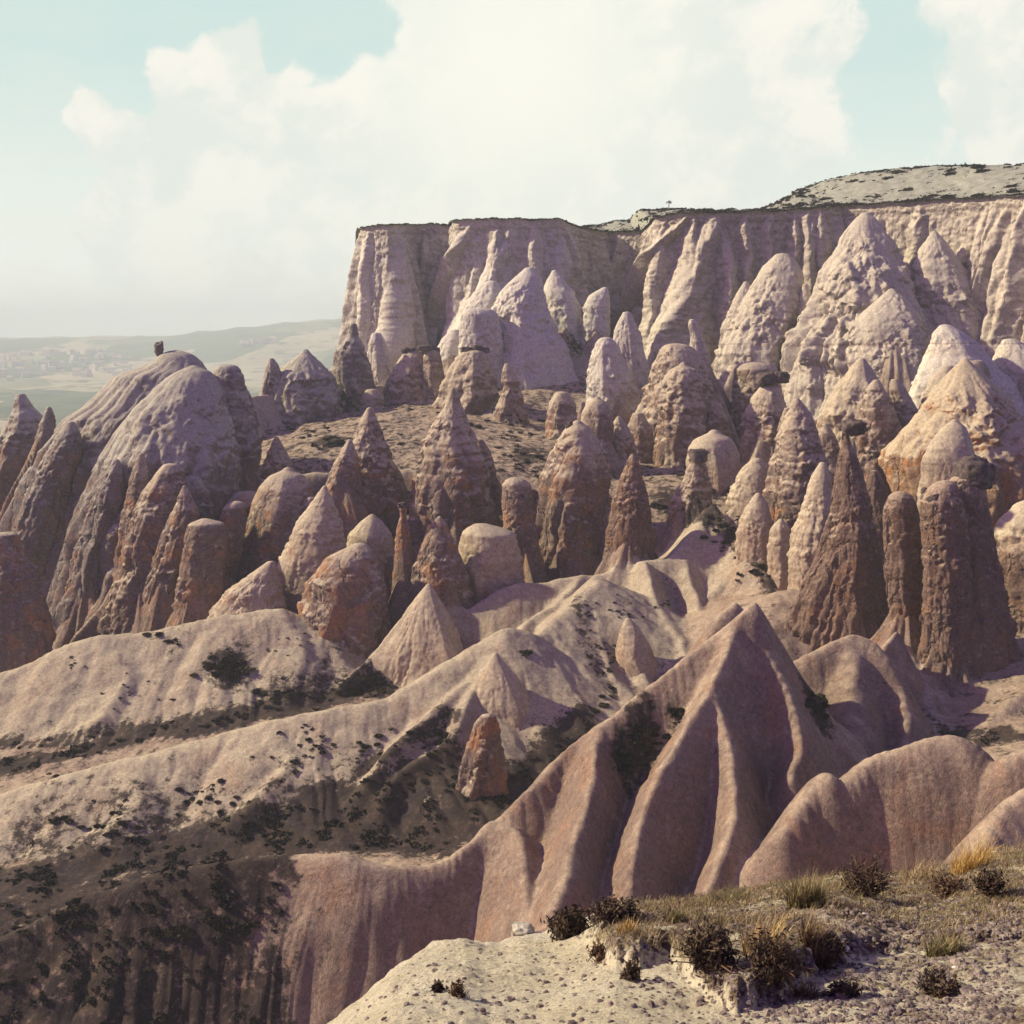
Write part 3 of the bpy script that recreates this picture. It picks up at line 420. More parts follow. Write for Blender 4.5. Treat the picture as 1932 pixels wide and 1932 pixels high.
ridge('middle', [(-260,1570,90),(0,1502,92),(120,1466,93),(240,1436,94),(420,1386,96),(560,1349,97),(690,1326,98),(740,1313,99),(800,1277,101),(860,1241,103),(920,1206,105),(965,1185,106),(1010,1199,108),(1060,1160,112),(1100,1120,116),(1130,1090,119)], 1.1, .62, 1.1, .2, 3.0)
ridge('middle', [(935,1243,102),(900,1290,98.5),(872,1340,95),(850,1385,92.5)], 1.5, 1.5, .5, .1)
ridge('middle', [(935,1243,102),(975,1300,98.5),(1020,1370,95),(1035,1410,93)], 1.6, 1.6, 1.2, .1)
ridge('middle', [(880,1290,99),(810,1345,95),(750,1405,91.5),(695,1470,88.5)], 1.3, 1.3, .5, .1)
ridge('middle', [(880,1320,97),(840,1400,92.5),(760,1460,89),(720,1500,87)], 1.3, 1.3, .5, .1)
ridge('middle', [(500,1375,96),(550,1430,92),(500,1490,88.5),(455,1535,86.5)], 1.0, 1.0, .8, .1)
ridge('middle', [(240,1440,94),(270,1510,89),(200,1570,86)], .8, .8, 1.2, .1)
ridge('middle', [(1130,1092,119),(1127,1150,114.5),(1140,1220,109),(1168,1315,102)], 1.6, 1.5, .4, .1)
ridge('middle', [(1188,1175,114),(1205,1230,109),(1225,1310,103)], 1.7, 1.8, 1.0, .08)
ridge('middle', [(1215,1058,126),(1228,1110,121),(1270,1190,113),(1305,1260,106)], 1.5, 1.6, .7, .08)
ridge('middle', [(1290,1060,127),(1315,1140,120),(1328,1215,113)], 1.5, 1.6, .6, .08)
ridge('back', [(-260,1330,116),(0,1268,118),(60,1250,119),(130,1217,120),(190,1200,120.5),(260,1195,121),(330,1181,121.5),(400,1165,122),(460,1158,122),(520,1150,122.5),(570,1166,122),(620,1200,120),(650,1260,116)], 1.2, .66, 1.1, .2, 3.0)
ridge('back', [(530,1152,122),(560,1205,118.5),(572,1250,115.5),(560,1290,113)], 1.2, 1.2, .7, .1)
ridge('back', [(330,1190,121),(372,1255,116.5),(350,1340,110.5)], 1.0, 1.0, .6, .1)
ridge('back', [(190,1205,120.5),(240,1270,115),(190,1350,109)], .9, .9, .7, .1)
ridge('back', [(806,1112,123),(765,1165,119.5),(700,1235,115.5),(652,1287,112)], 1.7, 1.5, .4, .1, 1.5)
ridge('back', [(806,1112,123),(840,1190,119),(860,1250,116)], 2.0, 2.0, .3, .06)
ridge('back', [(830,1150,123),(880,1151,123.5),(930,1119,124.5),(975,1101,125),(1020,1101,125.5),(1060,1091,126),(1120,1086,126.5),(1180,1069,127),(1230,1056,127.5),(1270,1046,128),(1292,1020,129.5),(1320,985,131.5),(1345,955,134)], 1.2, 1.15, .6, .2, 2.5)
ridge('back', [(1100,1088,126.3),(1060,1130,122),(1000,1170,118),(960,1215,114)], 1.1, 1.1, .5, .1)
ridge('back', [(1345,955,134),(1400,1015,127),(1450,1085,120)], 1.2, 1.2, .4, .2)
ridge('mass', [(455,895,157),(520,905,158),(600,890,160),(690,900,161),(760,885,162),(850,905,161),(940,915,160),(1040,940,158),(1160,915,158),(1215,930,158)], 1.5, 2.0, .8, .5, 3.5)
ridge('mass', [(1215,830,186),(1300,800,190),(1400,800,192),(1480,820,190),(1560,812,188),(1640,830,184),(1720,820,178)], 1.6, 1.9, .8, .5, 4)
ridge('mass', [(1380,905,158),(1440,890,160),(1560,880,158),(1640,900,152),(1700,930,146)], 1.6, 2.0, .8, .5, 4)
ridge('mass', [(450,752,196),(520,742,204),(600,735,209),(690,728,216),(760,725,224)], 1.2, 1.6, .8, .5, 4)
ridge('mass', [(700,790,206),(780,775,208),(860,790,204),(940,780,200)], .8, .9, 1.0, .4, 5)
ridge('mass', [(1800,1215,101),(1870,1290,96),(1950,1350,91),(2010,1400,88)], 1.4, 1.3, .8, .3, 2)
ridge('mass', [(1905,1230,101),(1960,1270,99),(2040,1330,95)], 1.4, 1.3, .8, .3, 2)
ridge('mass', [(1745,1280,94),(1760,1345,89),(1780,1400,85)], 1.4, 1.4, .7, .2, 2)
ridge('mass', [(1690,1205,98),(1740,1270,95),(1800,1340,91),(1850,1385,87)], 1.3, 1.3, .8, .3, 2)
ridge('plateau', [(520,800,200),(600,775,212),(680,757,222),(760,745,230),(830,738,235)], .5, .35, 2.0, .3, 8)
ridge('plateau', [(1060,640,236),(1110,640,236),(1150,690,225)], .8, .8, 2.0, .3, 8)

CPT = [(0,2150,52),(400,2180,52),(700,2130,53),(1000,1980,53),(1400,1880,53),(-300,2150,52),
 (0,1640,84),(300,1605,84),(700,1575,84),(900,1560,85),(1000,1500,88),(1100,1400,95),(1180,1345,100),(1300,1290,104),(-400,1680,84),
 (0,1430,104),(250,1395,106),(450,1350,109),(650,1310,112),(740,1292,114),(-400,1450,104),
 (1480,1112,113),(1475,1120,120),(1445,1090,128),(1300,940,148),(1560,900,150),(1420,1215,105),(1600,1330,100),(1500,1310,97),
 (1820,1400,84),(1900,1420,80),(1560,1500,72),(1700,1500,74),(1500,1900,54),(1750,1960,50),(1900,1960,44),(2200,1500,50),(2300,1300,90),
 (540,835,185),(620,785,205),(750,752,225),(480,900,165),(950,810,190),(1000,880,165),(760,850,175),(1080,790,205),(1110,680,235),(1250,850,195),(1400,900,178),(1550,900,190),(1700,930,165),(1900,900,180),
 (900,900,160),(1200,930,150),(1700,1250,100),(1900,1100,112),(1750,980,150)]
cp = [P(*c) for c in CPT]
cp += [np.array(c) for c in [(-60,135,57),(-30,135,57),(-5,136,58),(-90,140,55),(-70,160,62),(-110,200,70),(-100,280,68),(-45,280,72),(-60,340,62),(0,300,84),(60,300,80),(120,300,80),(180,320,82),(200,200,80),(160,120,72),(14,135,70),(-160,120,52),(-170,340,60)]]
cp = np.array(cp)
_d = np.linalg.norm(cp[:, None, :2] - cp[None, :, :2], axis=-1)
_A = np.block([[_d + np.eye(len(cp)) * 1.5, np.ones((len(cp), 1))], [np.ones((1, len(cp))), np.zeros((1, 1))]])
_w = np.linalg.solve(_A, np.concatenate([cp[:, 2], [0]]))
def base_z(x, y):
    s = np.full(x.shape, _w[-1])
    for c, wt in zip(cp, _w[:-1]): s = s + wt * np.sqrt((x - c[0]) ** 2 + (y - c[1]) ** 2 + 4.0)
    return s

NR, NC = 1050, 900
Y0, Y1, XW = 30.0, 345.0, 0.62
yy = Y0 * (Y1 / Y0) ** (np.arange(NR) / (NR - 1))
aa = np.linspace(-XW, XW, NC)
GX = yy[:, None] * aa[None, :]; GY = np.repeat(yy[:, None], NC, 1)
wx = fbm(GX / 6, GY / 6, 0, 3) * 0.8; wy = fbm(GX / 6, GY / 6, 9.5, 3) * 0.8
BASE = base_z(GX, GY) + fbm(GX / 9, GY / 9, 3, 4) * 1.0
H = BASE.copy(); KS = 0.35
LBL = np.zeros(H.shape, np.int8)
GN = ['valley_floor', 'near', 'hump', 'front', 'middle', 'back', 'plateau', 'mass']
HM = BASE.copy()
def resample(pts, n=6):
    p = np.array([P(*q) for q in pts]); out = []
    q = np.vstack([2 * p[0] - p[1], p, 2 * p[-1] - p[-2]])
    for i in range(1, len(q) - 2):
        for k in range(n):
            t_ = k / n
            out.append(0.5 * ((2 * q[i]) + (-q[i-1] + q[i+1]) * t_ + (2*q[i-1] - 5*q[i] + 4*q[i+1] - q[i+2]) * t_**2 + (-q[i-1] + 3*q[i] - 3*q[i+1] + q[i+2]) * t_**3))
    out.append(p[-1]); return np.array(out)
for li, (g, pts, mb, mf, r, ra, rl) in enumerate(LN):
    c = resample(pts, 4); s0 = 0.0; gi = GN.index(g)
    hl = np.full(H.shape, -1e9)
    for a, b in zip(c[:-1], c[1:]):
        L = math.hypot(b[0] - a[0], b[1] - a[1]) + 1e-6
        R = 20.0 / min(mb, mf) + 4 if g != 'plateau' else 30
        y_lo, y_hi = min(a[1], b[1]) - R, max(a[1], b[1]) + R
        j0 = max(0, np.searchsorted(yy, y_lo) - 1); j1 = min(NR, np.searchsorted(yy, y_hi) + 1)
        if j1 <= j0: s0 += L; continue
        x_lo, x_hi = min(a[0], b[0]) - R, max(a[0], b[0]) + R
        al = min(x_lo / yy[j0], x_lo / yy[j1 - 1]); ah = max(x_hi / yy[j0], x_hi / yy[j1 - 1])
        i0 = max(0, np.searchsorted(aa, al) - 1); i1 = min(NC, np.searchsorted(aa, ah) + 1)
        if i1 <= i0: s0 += L; continue
        X = GX[j0:j1, i0:i1]; Yv = GY[j0:j1, i0:i1]
        far = 1.0
        X = X + wx[j0:j1, i0:i1] * far; Yv = Yv + wy[j0:j1, i0:i1] * far
        ux, uy = (b[0] - a[0]) / L, (b[1] - a[1]) / L
        tx, ty = X - a[0], Yv - a[1]
        tt = tx * ux + ty * uy; tq = np.clip(tt, 0, L)
        px, py = tx - tq * ux, ty - tq * uy
        d = np.sqrt(px * px + py * py)
        side = ux * ty - uy * tx                      # >0: left / behind
        w_ = 0.5 + 0.5 * side / (np.abs(side) + 0.6)
        m = mf + (mb - mf) * w_
        z = a[2] + (b[2] - a[2]) * tq / L
        ss = s0 + tq + (tt - tq) * 0.5
        ri = perlin(ss / rl, side * 0.04, li * 7.3) + 0.5 * perlin(ss / rl * 2.3, side * 0.08, li * 3.3 + 50)
        m = m * (1 + ra * ri * sstep(d, 0.5, 4.0))
        dd = np.sqrt(d * d + r * r) - r
        z = z - .11 * np.abs(perlin(ss / .62, side * .06, li * 2.9)) * sstep(d, .3, 2.2) - .22 * np.abs(perlin(ss / 1.7, side * .05, li * 1.9)) * sstep(d, .5, 4)
        zz = z - m * dd + 0.012 * m * dd * dd * 0.6
        zz = np.where(d > R, -1e9, zz)
        hl[j0:j1, i0:i1] = np.maximum(hl[j0:j1, i0:i1], zz)
        s0 += L
    dlt = (hl - H) / KS
    H = np.where(dlt > 30, hl, np.where(dlt < -30, H, H + KS * np.log1p(np.exp(np.clip(dlt, -30, 30)))))
    up = hl > HM; LBL[up] = gi; HM = np.maximum(HM, hl)
# aprons: every rock stands in a skirt of its own debris, so neighbours run together
for ri, (nm, lb, ct, rows, D, kw) in enumerate(R_):
    if kw['mat'] == 'smooth' and D < 125 or 'ext' in kw: continue
    if D >= 230: D -= 6
    vt, vb = rows[0][0], rows[-1][0]; fr = .60 if D < 190 else .66; va = vt + (vb - vt) * fr
    ra_ = [q[1] for q in rows]; rb_ = [q[2] for q in rows]; vv_ = [q[0] for q in rows]
    ca, cb = np.interp(va, vv_, ra_), np.interp(va, vv_, rb_)
    c = P((ca + cb) / 2, va, D); wr = (cb - ca) / 2 / FU * D; m = 2.3
    R = 16.0
    j0 = max(0, np.searchsorted(yy, c[1] - R)); j1 = min(NR, np.searchsorted(yy, c[1] + R))
    al = min((c[0] - R) / yy[j0], (c[0] - R) / yy[j1 - 1]); ah = max((c[0] + R) / yy[j0], (c[0] + R) / yy[j1 - 1])
    i0 = max(0, np.searchsorted(aa, al) - 1); i1 = min(NC, np.searchsorted(aa, ah) + 1)
    if i1 <= i0 or j1 <= j0: continue
    X = GX[j0:j1, i0:i1] + wx[j0:j1, i0:i1] - c[0]; Yv = GY[j0:j1, i0:i1] + wy[j0:j1, i0:i1] - c[1]
    d = np.sqrt(X * X + Yv * Yv); an = np.arctan2(Yv, X)
    rl_ = perlin(np.cos(an) * 2.6 + ri, np.sin(an) * 2.6, d * .05) + .5 * perlin(np.cos(an) * 6 + ri, np.sin(an) * 6, d * .08)
    zz = c[2] + .25 * m * wr - m * (1 + .38 * rl_) * (np.sqrt(np.maximum(d - wr * .2, 0) ** 2 + .3) - .5) + .026 * np.maximum(d - wr, 0) ** 2
    zz = np.where(d > R, -1e9, zz); hs = H[j0:j1, i0:i1]
    dlt = (zz - hs) / .6
    H[j0:j1, i0:i1] = np.where(dlt > 30, zz, np.where(dlt < -30, hs, hs + .6 * np.log1p(np.exp(np.clip(dlt, -30, 30)))))
    hm_ = HM[j0:j1, i0:i1]; up = zz > hm_; LBL[j0:j1, i0:i1][up] = GN.index('mass'); HM[j0:j1, i0:i1] = np.maximum(hm_, zz)
above = H - BASE
small = fbm(GX / 1.7, GY / 1.7, 5, 4) * 0.16 * np.clip(GY / 80, .6, 2)
H = H + small
H[GY > 300] -= (GY[GY > 300] - 300) * 0.0
def hz(x, y):
    x = np.asarray(x, float); y = np.asarray(y, float)
    j = np.clip(np.log(np.maximum(y, 1) / Y0) / math.log(Y1 / Y0) * (NR - 1), 0, NR - 1.001)
    i = np.clip((x / y + XW) / (2 * XW) * (NC - 1), 0, NC - 1.001)
    j0 = j.astype(int); i0 = i.astype(int); fj = j - j0; fi = i - i0
    return (H[j0, i0] * (1 - fj) * (1 - fi) + H[j0 + 1, i0] * fj * (1 - fi) + H[j0, i0 + 1] * (1 - fj) * fi + H[j0 + 1, i0 + 1] * fj * fi)
def hit(u, v, d0=40.0, d1=300.0):
    """first point of the ground seen in direction (u, v)"""
    p = P(u, v, 1.0); p[2] -= CZ
    D = np.exp(np.linspace(math.log(d0), math.log(d1), 1500))
    g = hz(p[0] * D, D) - (CZ + p[2] * D)
    k_ = np.argmax(g > 0)
    if not (g > 0).any(): return None
    return np.array([p[0] * D[k_], D[k_], float(hz(p[0] * D[k_], D[k_]))])
# scrub mask: valley floors, gullies and patches of bushes; the lower left is also painted dim
scr = sstep(above, 2.0, 0.4) * np.where(GY < 130, .30, .45)
scr = scr + 0.0
PATCH = [(60,1600,170,.62),(300,1570,150,.6),(520,1530,120,.6),(800,1520,120,.8),(950,1480,70,.9),(440,1265,60,.95),(400,1255,40,.7),(330,1215,40,.5),(290,1200,30,.5),(520,1315,60,.8),(720,1280,50,1.),(700,1300,60,.9),(600,1330,120,.8),
 (1210,1400,70,.8),(1180,1440,55,.8),(1270,1370,40,.6),(1040,1430,90,.6),(1540,1330,50,.9),(1400,1030,30,.9),(1440,1080,36,1.),(1365,990,26,.9),
 (1260,950,60,.9),(1480,1100,50,.9),(1000,860,110,.8),(960,830,80,.6),(1040,900,70,.7),(620,830,60,.9),(570,820,40,.7),(650,760,60,.7),(750,830,60,.6),(800,770,70,.5),
 (720,880,50,.7),(1110,1160,60,.35),(1130,1240,60,.45),(1180,1130,50,.35),(1090,640,40,.9),(820,1380,70,.6),(600,1450,90,.35),(640,1500,110,.5),(400,1520,90,.4),(200,1560,140,.6),
 (130,1440,120,.4),(100,1380,120,.35),(300,1310,80,.25),(0,1700,200,.6),(250,1680,160,.5),(450,1720,100,.6),(120,1790,120,.6),(300,1780,100,.5),(540,1700,50,.5),(330,1870,150,.35),(60,1880,160,.7),(1870,1390,40,.8)]
for (u, v, r, s_) in PATCH:
    q = hit(u, v)
    if q is None: continue
    rr = r * .75 / FU * q[1]
    scr = np.maximum(scr, .8 * s_ * np.exp(-(((GX - q[0]) / rr) ** 2 + ((GY - q[1]) / (rr * 1.7)) ** 2)) * 1.15)
STRIP = [([(-60,1462),(0,1450),(120,1425),(250,1392),(400,1362),(520,1340),(640,1318),(745,1296)], 20, 1.0), ([(-60,1420),(0,1405),(130,1400),(260,1375)], 14, .7),
 ([(-60,1680),(0,1668),(150,1650),(300,1610),(450,1585),(600,1570),(750,1575),(860,1580)], 40, 1.0), ([(560,1545),(650,1520),(750,1500),(840,1455),(900,1560)], 34, 1.0), ([(860,1560),(960,1500),(1030,1435),(1075,1395),(1110,1365)], 30, 1.0), ([(1790,1385),(1850,1395),(1930,1385)], 22, .8),
 ([(1300,985),(1345,965),(1400,1040),(1450,1085),(1500,1100)], 16, .95), ([(640,1500),(700,1440),(760,1400),(820,1370),(870,1345)], 12, .7), ([(0,1778),(150,1712),(300,1660),(450,1632),(520,1626)], 16, .8), ([(1090,1130),(1100,1200),(1130,1270),(1160,1320)], 18, .5)]
for (pl, wd, s_) in STRIP:
    pp = []
    for a, b in zip(pl[:-1], pl[1:]):
        for k in range(8): pp.append((a[0] + (b[0] - a[0]) * k / 8, a[1] + (b[1] - a[1]) * k / 8))
    for (u, v) in pp:
        q = hit(u, v)
        if q is None: continue
        rr = wd / FU * q[1]; j0 = max(0, np.searchsorted(yy, q[1] - rr * 7)); j1 = np.searchsorted(yy, q[1] + rr * 7)
        g_ = s_ * np.exp(-(((GX[j0:j1] - q[0]) / rr) ** 2 + ((GY[j0:j1] - q[1]) / (rr * 2.4)) ** 2)) * 1.1
        scr[j0:j1] = np.maximum(scr[j0:j1], g_)
for (u, v, r) in [(1300,1085,70),(1230,1120,60),(1380,1110,40),(1350,1180,50),(1250,1010,40)]:
    q = hit(u, v)
    if q is None: continue
    rr = r / FU * q[1]
    scr = scr * (1 - .9 * np.exp(-(((GX - q[0]) / rr) ** 2 + ((GY - q[1]) / (rr * 1.7)) ** 2)))
lf_dim = sstep(GX + fbm(GX / 3, GY / 3, 8, 4) * 7, -9.5, -17) * (LBL <= 1) * (GY < 80)  # lower left: real scrub, darkened further to paint the low light there
scr = np.maximum(scr, lf_dim * (.74 + .16 * fbm(GX / 6, GY / 6, 2, 2)))
scr = scr + .30 * fbm(GX / 2.6, GY / 2.6, 12, 5) * (scr > .05) * (1 - .85 * lf_dim)
NAMES = {0: 'valley_floor', 1: 'near_ridge', 2: 'ridge_hump', 3: 'front_ridge', 4: 'middle_ridge', 5: 'back_ridge', 6: 'plateau_slope', 7: 'rock_slope'}
LABS = {0: 'dark scrubby valley floor winding between the pale ridges', 1: 'nearest smooth tuff ridge rising to a pointed cone behind the grassy ledge', 2: 'rounded pinkish hump right of the pointed foreground cone',
        3: 'low broad brown hump just behind the grassy ledge at the right', 4: 'second pale ridge dotted with shrubs, between the two dark scrub strips', 5: 'third pale ridge running along the feet of the rock spires', 6: 'pale scrub-dotted slope below the cliff', 7: 'gullied brown rock rising between and behind the spires'}
allv = np.stack([GX, GY, H], -1).reshape(-1, 3)
gf = grid_faces(NR, NC)[:, ::-1]
fl = LBL.reshape(-1)[gf[:, 0]]
for gi in range(8):
    f = gf[fl == gi]
    if len(f) == 0: continue
    ids, inv = np.unique(f, return_inverse=True)
    o = mesh_obj(NAMES[gi], allv[ids], inv.reshape(f.shape), M['mass'] if gi == 7 else (M['near'] if gi in (0, 1, 2, 3) else M['terrain']), attrs={'scrub': scr.reshape(-1)[ids]})
    tag(o, LABS[gi], kind='structure')
# ------------------------------------------------------------------ free-standing rocks: lofted from measured widths, full solids
def loft(rows, D, thick, lean, poly, ps, flute, rough, ext, seed, res, rnd, fl_s, jag=.04):
    """a closed solid from rows of (v, left u, right u) at distance D: vertices, faces, summit"""
    z = []; xl = []; xr = []
    for v, a, b in rows:
        pa, pb = P(a, v, D), P(b, v, D); z.append(pa[2]); xl.append(pa[0]); xr.append(pb[0])
    z = np.array(z); xl = np.array(xl); xr = np.array(xr)
    hw0 = (xr[0] - xl[0]) / 2
    z = np.append(z, z[-1] - ext); sl = 0.16 * ext
    xl = np.append(xl, xl[-1] - sl); xr = np.append(xr, xr[-1] + sl)
    top = z[0] + hw0 * rnd * 0.6
    Hh = top - z[-1]; W = (xr - xl).max() / 2; Wm = np.median(xr - xl) / 2
    nz = int(max(40, min(240, (Hh / D * 1098) * 0.75)) * res); nt = int(max(44, min(240, (2 * pi * W / D * 1098) * 0.42)) * res)
    s = np.linspace(0, 1, nz); zz = top - Hh * (0.35 * s ** 2 + 0.65 * s)
    def itp(val):
        q = np.interp(-zz, -z, val); kk = np.array([1, 2, 3, 2, 1.]) / 9
        return np.convolve(np.pad(q, 2, mode='edge'), kk, 'valid')
    L_, R_ = itp(xl), itp(xr); so = seed * 13.7
    jg = jag * Wm * np.clip(s * 5, 0, 1)
    L_ = L_ + jg * (fbm(zz / (Wm * .8), so, .3, 4, .6) * 2.2); R_ = R_ + jg * (fbm(zz / (Wm * .55), so, 7.3, 4, .6) * 2.2)
    hw = (R_ - L_) / 2; cx = (R_ + L_) / 2
    h0 = max(hw0 * rnd * 1.6, 0.02)
    dome = np.sqrt(np.clip(1 - (1 - np.clip((top - zz) / h0, 0, 1)) ** 2, 0, 1))
    th = np.linspace(0, 2 * pi, nt, endpoint=False)
    rr = rs(seed + 17)
    if poly is None:
        poly = sorted(np.radians(np.array([178, 258, 335, 50, 110]) + rr.uniform(-16, 16, 5)) % (2 * pi))
    else: poly = sorted([radians(a) % (2 * pi) for a in poly])
    pa = np.array(list(poly) + [poly[0] + 2 * pi])
    # the edges of the faceted plan wander with height
    tw = fbm((zz - zz[-1]) / (Wm * 2.2), so, 3.1, 2)[:, None] * .55
    T = (th[None] + tw) % (2 * pi); T = np.where(T < pa[0], T + 2 * pi, T)
    rp = np.ones(T.shape)
    for k in range(len(pa) - 1):
        mk = (T >= pa[k]) & (T < pa[k + 1])
        hd = min((pa[k + 1] - pa[k]) / 2, 1.35); mid = (pa[k] + pa[k + 1]) / 2
        rp = np.where(mk, math.cos(hd) / np.maximum(np.cos(np.clip(T - mid, -1.4, 1.4)), 0.15), rp)
    rp = np.clip(rp, 0.35, 1.0)
    CT, ST = np.cos(th)[None], np.sin(th)[None]
    r = (1 - ps) + ps * rp
    zs = (zz - zz[-1])[:, None]
    lam = max(Wm * 0.9, 0.8) * fl_s
    x0 = CT * (0.4 * W + 0.6 * hw[:, None]) / lam; y0 = ST * (0.4 * W + 0.6 * hw[:, None]) / lam; z0 = zs / lam * 0.26
    wv_ = fbm(x0 * .7 + so, y0 * .7, z0 * 2, 2)
    bl = billow(x0 * 1.25 + wv_ * .6 + so, y0 * 1.25 + 3.3, z0 + wv_ * .5, 2, 0.5)
    b2 = 1 - billow(x0 * 2.7 + wv_ + so, y0 * 2.7, z0 * 2.2, 3, 0.5)
    r = r * (1 + flute * (bl * 3.0 - 0.65) + flute * .4 * (b2 - .7))
    r = 1 + (r - 1) * np.clip(.18 + 1.5 * s[:, None], 0, 1.2)
    X = r * CT; Y = r * ST
    mx = X.max(1, keepdims=True); mn = X.min(1, keepdims=True)
    X = (X - mn) / (mx - mn) * 2 - 1
    hwd = (hw * dome)[:, None]
    ry = (0.55 * hw + 0.45 * np.minimum(hw, Wm))[:, None] * thick * dome[:, None]
    X = cx[:, None] + X * hwd; Y = Y * ry
    cy = D + lean * (zz - zz[nz // 2]); Yw = cy[:, None] + Y
    Zw = np.repeat(zz[:, None], nt, 1)
    sc1 = max(Wm * 0.16, 0.30)
    n1 = fbm(X / sc1 + so, Yw / sc1, Zw / sc1 * .8, 5, .6)
    n2 = billow(X / (sc1 * 3.0) + so, Yw / (sc1 * 3.0), Zw / (sc1 * 3.6), 4, .55)
    n3 = fbm(X / (Wm * .8) + so, Yw / (Wm * .8), Zw / (Wm * .5), 2)          # ledges and shoulders
    led = (sstep(n3, -.06, .06) - .5)
    amp = rough * Wm * (0.3 + 0.7 * dome[:, None]) * np.clip(hwd / Wm * 1.8, .15, 1)
    amp = amp * np.clip(.35 + 1.2 * sstep(fbm(X / (Wm * .9) + so, Yw / (Wm * .9), Zw / (Wm * 1.1), 3), -.25, .35), 0, 2) * np.clip(.35 + 2.2 * s[:, None], 0, 1)
    dr = amp * (n1 * 1.5 + (n2 * 2 - .5) * 1.6 + led * .7)
    X = X + CT * dr; Yw = Yw + ST * dr * .9; Zw = Zw + amp * fbm(X / sc1 + 9, Yw / sc1, Zw / sc1 + so, 3) * 1.2
    Zw[0] = Zw[0].mean(); X[0] = cx[0]; Yw[0] = cy[0]
    return np.stack([X, Yw, Zw], -1).reshape(-1, 3), grid_faces(nz, nt, True), (float(cx[1]), float(cy[1]), float(Zw[0].mean()))

def side_lobes(rows, D, n, seed, thick):
    """smaller shoulders and half-pinnacles that grow out of the flanks of the same rock"""
    r = rs(seed * 3 + 5); v0, vb = rows[0][0], rows[-1][0]; Hv = vb - v0; out = []
    vv = np.array([q[0] for q in rows]); la = np.array([q[1] for q in rows]); lb = np.array([q[2] for q in rows])
    for k in range(n):
        t_ = v0 + Hv * r.uniform(.22, .62); wl = np.interp(t_, vv, la); wr = np.interp(t_, vv, lb)
        f_ = [-.62, .58, .0, -.3, .32][k % 5] + r.uniform(-.15, .15); c0 = (wl + wr) / 2 + (wr - wl) / 2 * f_
        bl_, br_ = la[-1], lb[-1]; c1 = (bl_ + br_) / 2 + (br_ - bl_) / 2 * f_ * .85; hw1 = (br_ - bl_) / 2 * r.uniform(.36, .56)
        rw = []
        for q in (0, .08, .22, .5, .8, 1.0):
            v_ = t_ + (vb - t_) * q; c_ = c0 + (c1 - c0) * q; w_ = hw1 * (.05 + .95 * q ** r.uniform(.65, .95))
            a_, b_ = c_ - w_, c_ + w_
            lim_l, lim_r = np.interp(v_, vv, la) - 2 - 26 * q * q, np.interp(v_, vv, lb) + 2 + 26 * q * q
            rw.append((v_, max(a_, lim_l), min(b_, lim_r)))
        rw = [(v_, a_, b_) if b_ - a_ > 3 else (v_, (a_ + b_) / 2 - 2, (a_ + b_) / 2 + 2) for v_, a_, b_ in rw]
        wm = (br_ - bl_) / FU * D / 2
        out.append((rw, D - wm * thick * r.uniform(.35, .6) * (1 - abs(f_) * .5)))
    return out
TOPS = {}
def rock(name, label, cat, rows, D, mat='rock', thick=0.8, lean=0.12, poly=None, ps=0.72, flute=0.2, rough=0.062, ext=10.0, seed=0, group=None, res=1.0, rnd=0.18, fl_s=1.0, lobes=None):
    rows = [tuple(r) for r in rows]
    v, f, tp = loft(rows, D, thick, lean, poly, ps, flute, rough, ext, seed, res, rnd, fl_s, jag=0.015 if rough < .035 else .06)
    if lobes is None:
        lobes = 0 if rough < .035 or cat in ('hoodoo', 'rock cone') else (5 if (rows[-1][2] - rows[-1][1]) > 90 else 3)
        if mat == 'smooth': lobes = 0
    vs_, fs_ = [v], [f]; n_ = len(v)
    for k, (rw, D2) in enumerate(side_lobes(rows, D, lobes, seed, thick)):
        v2, f2, _ = loft(rw, D2, thick, lean, None, ps, flute, rough, ext, seed * 7 + k + 31, res * .85, .2, fl_s)
        vs_.append(v2); fs_.append(f2 + n_); n_ += len(v2)
    TOPS[label] = tp
    o = mesh_obj(name, np.concatenate(vs_), np.concatenate(fs_), M[mat]); tag(o, label, cat, group)
    return o

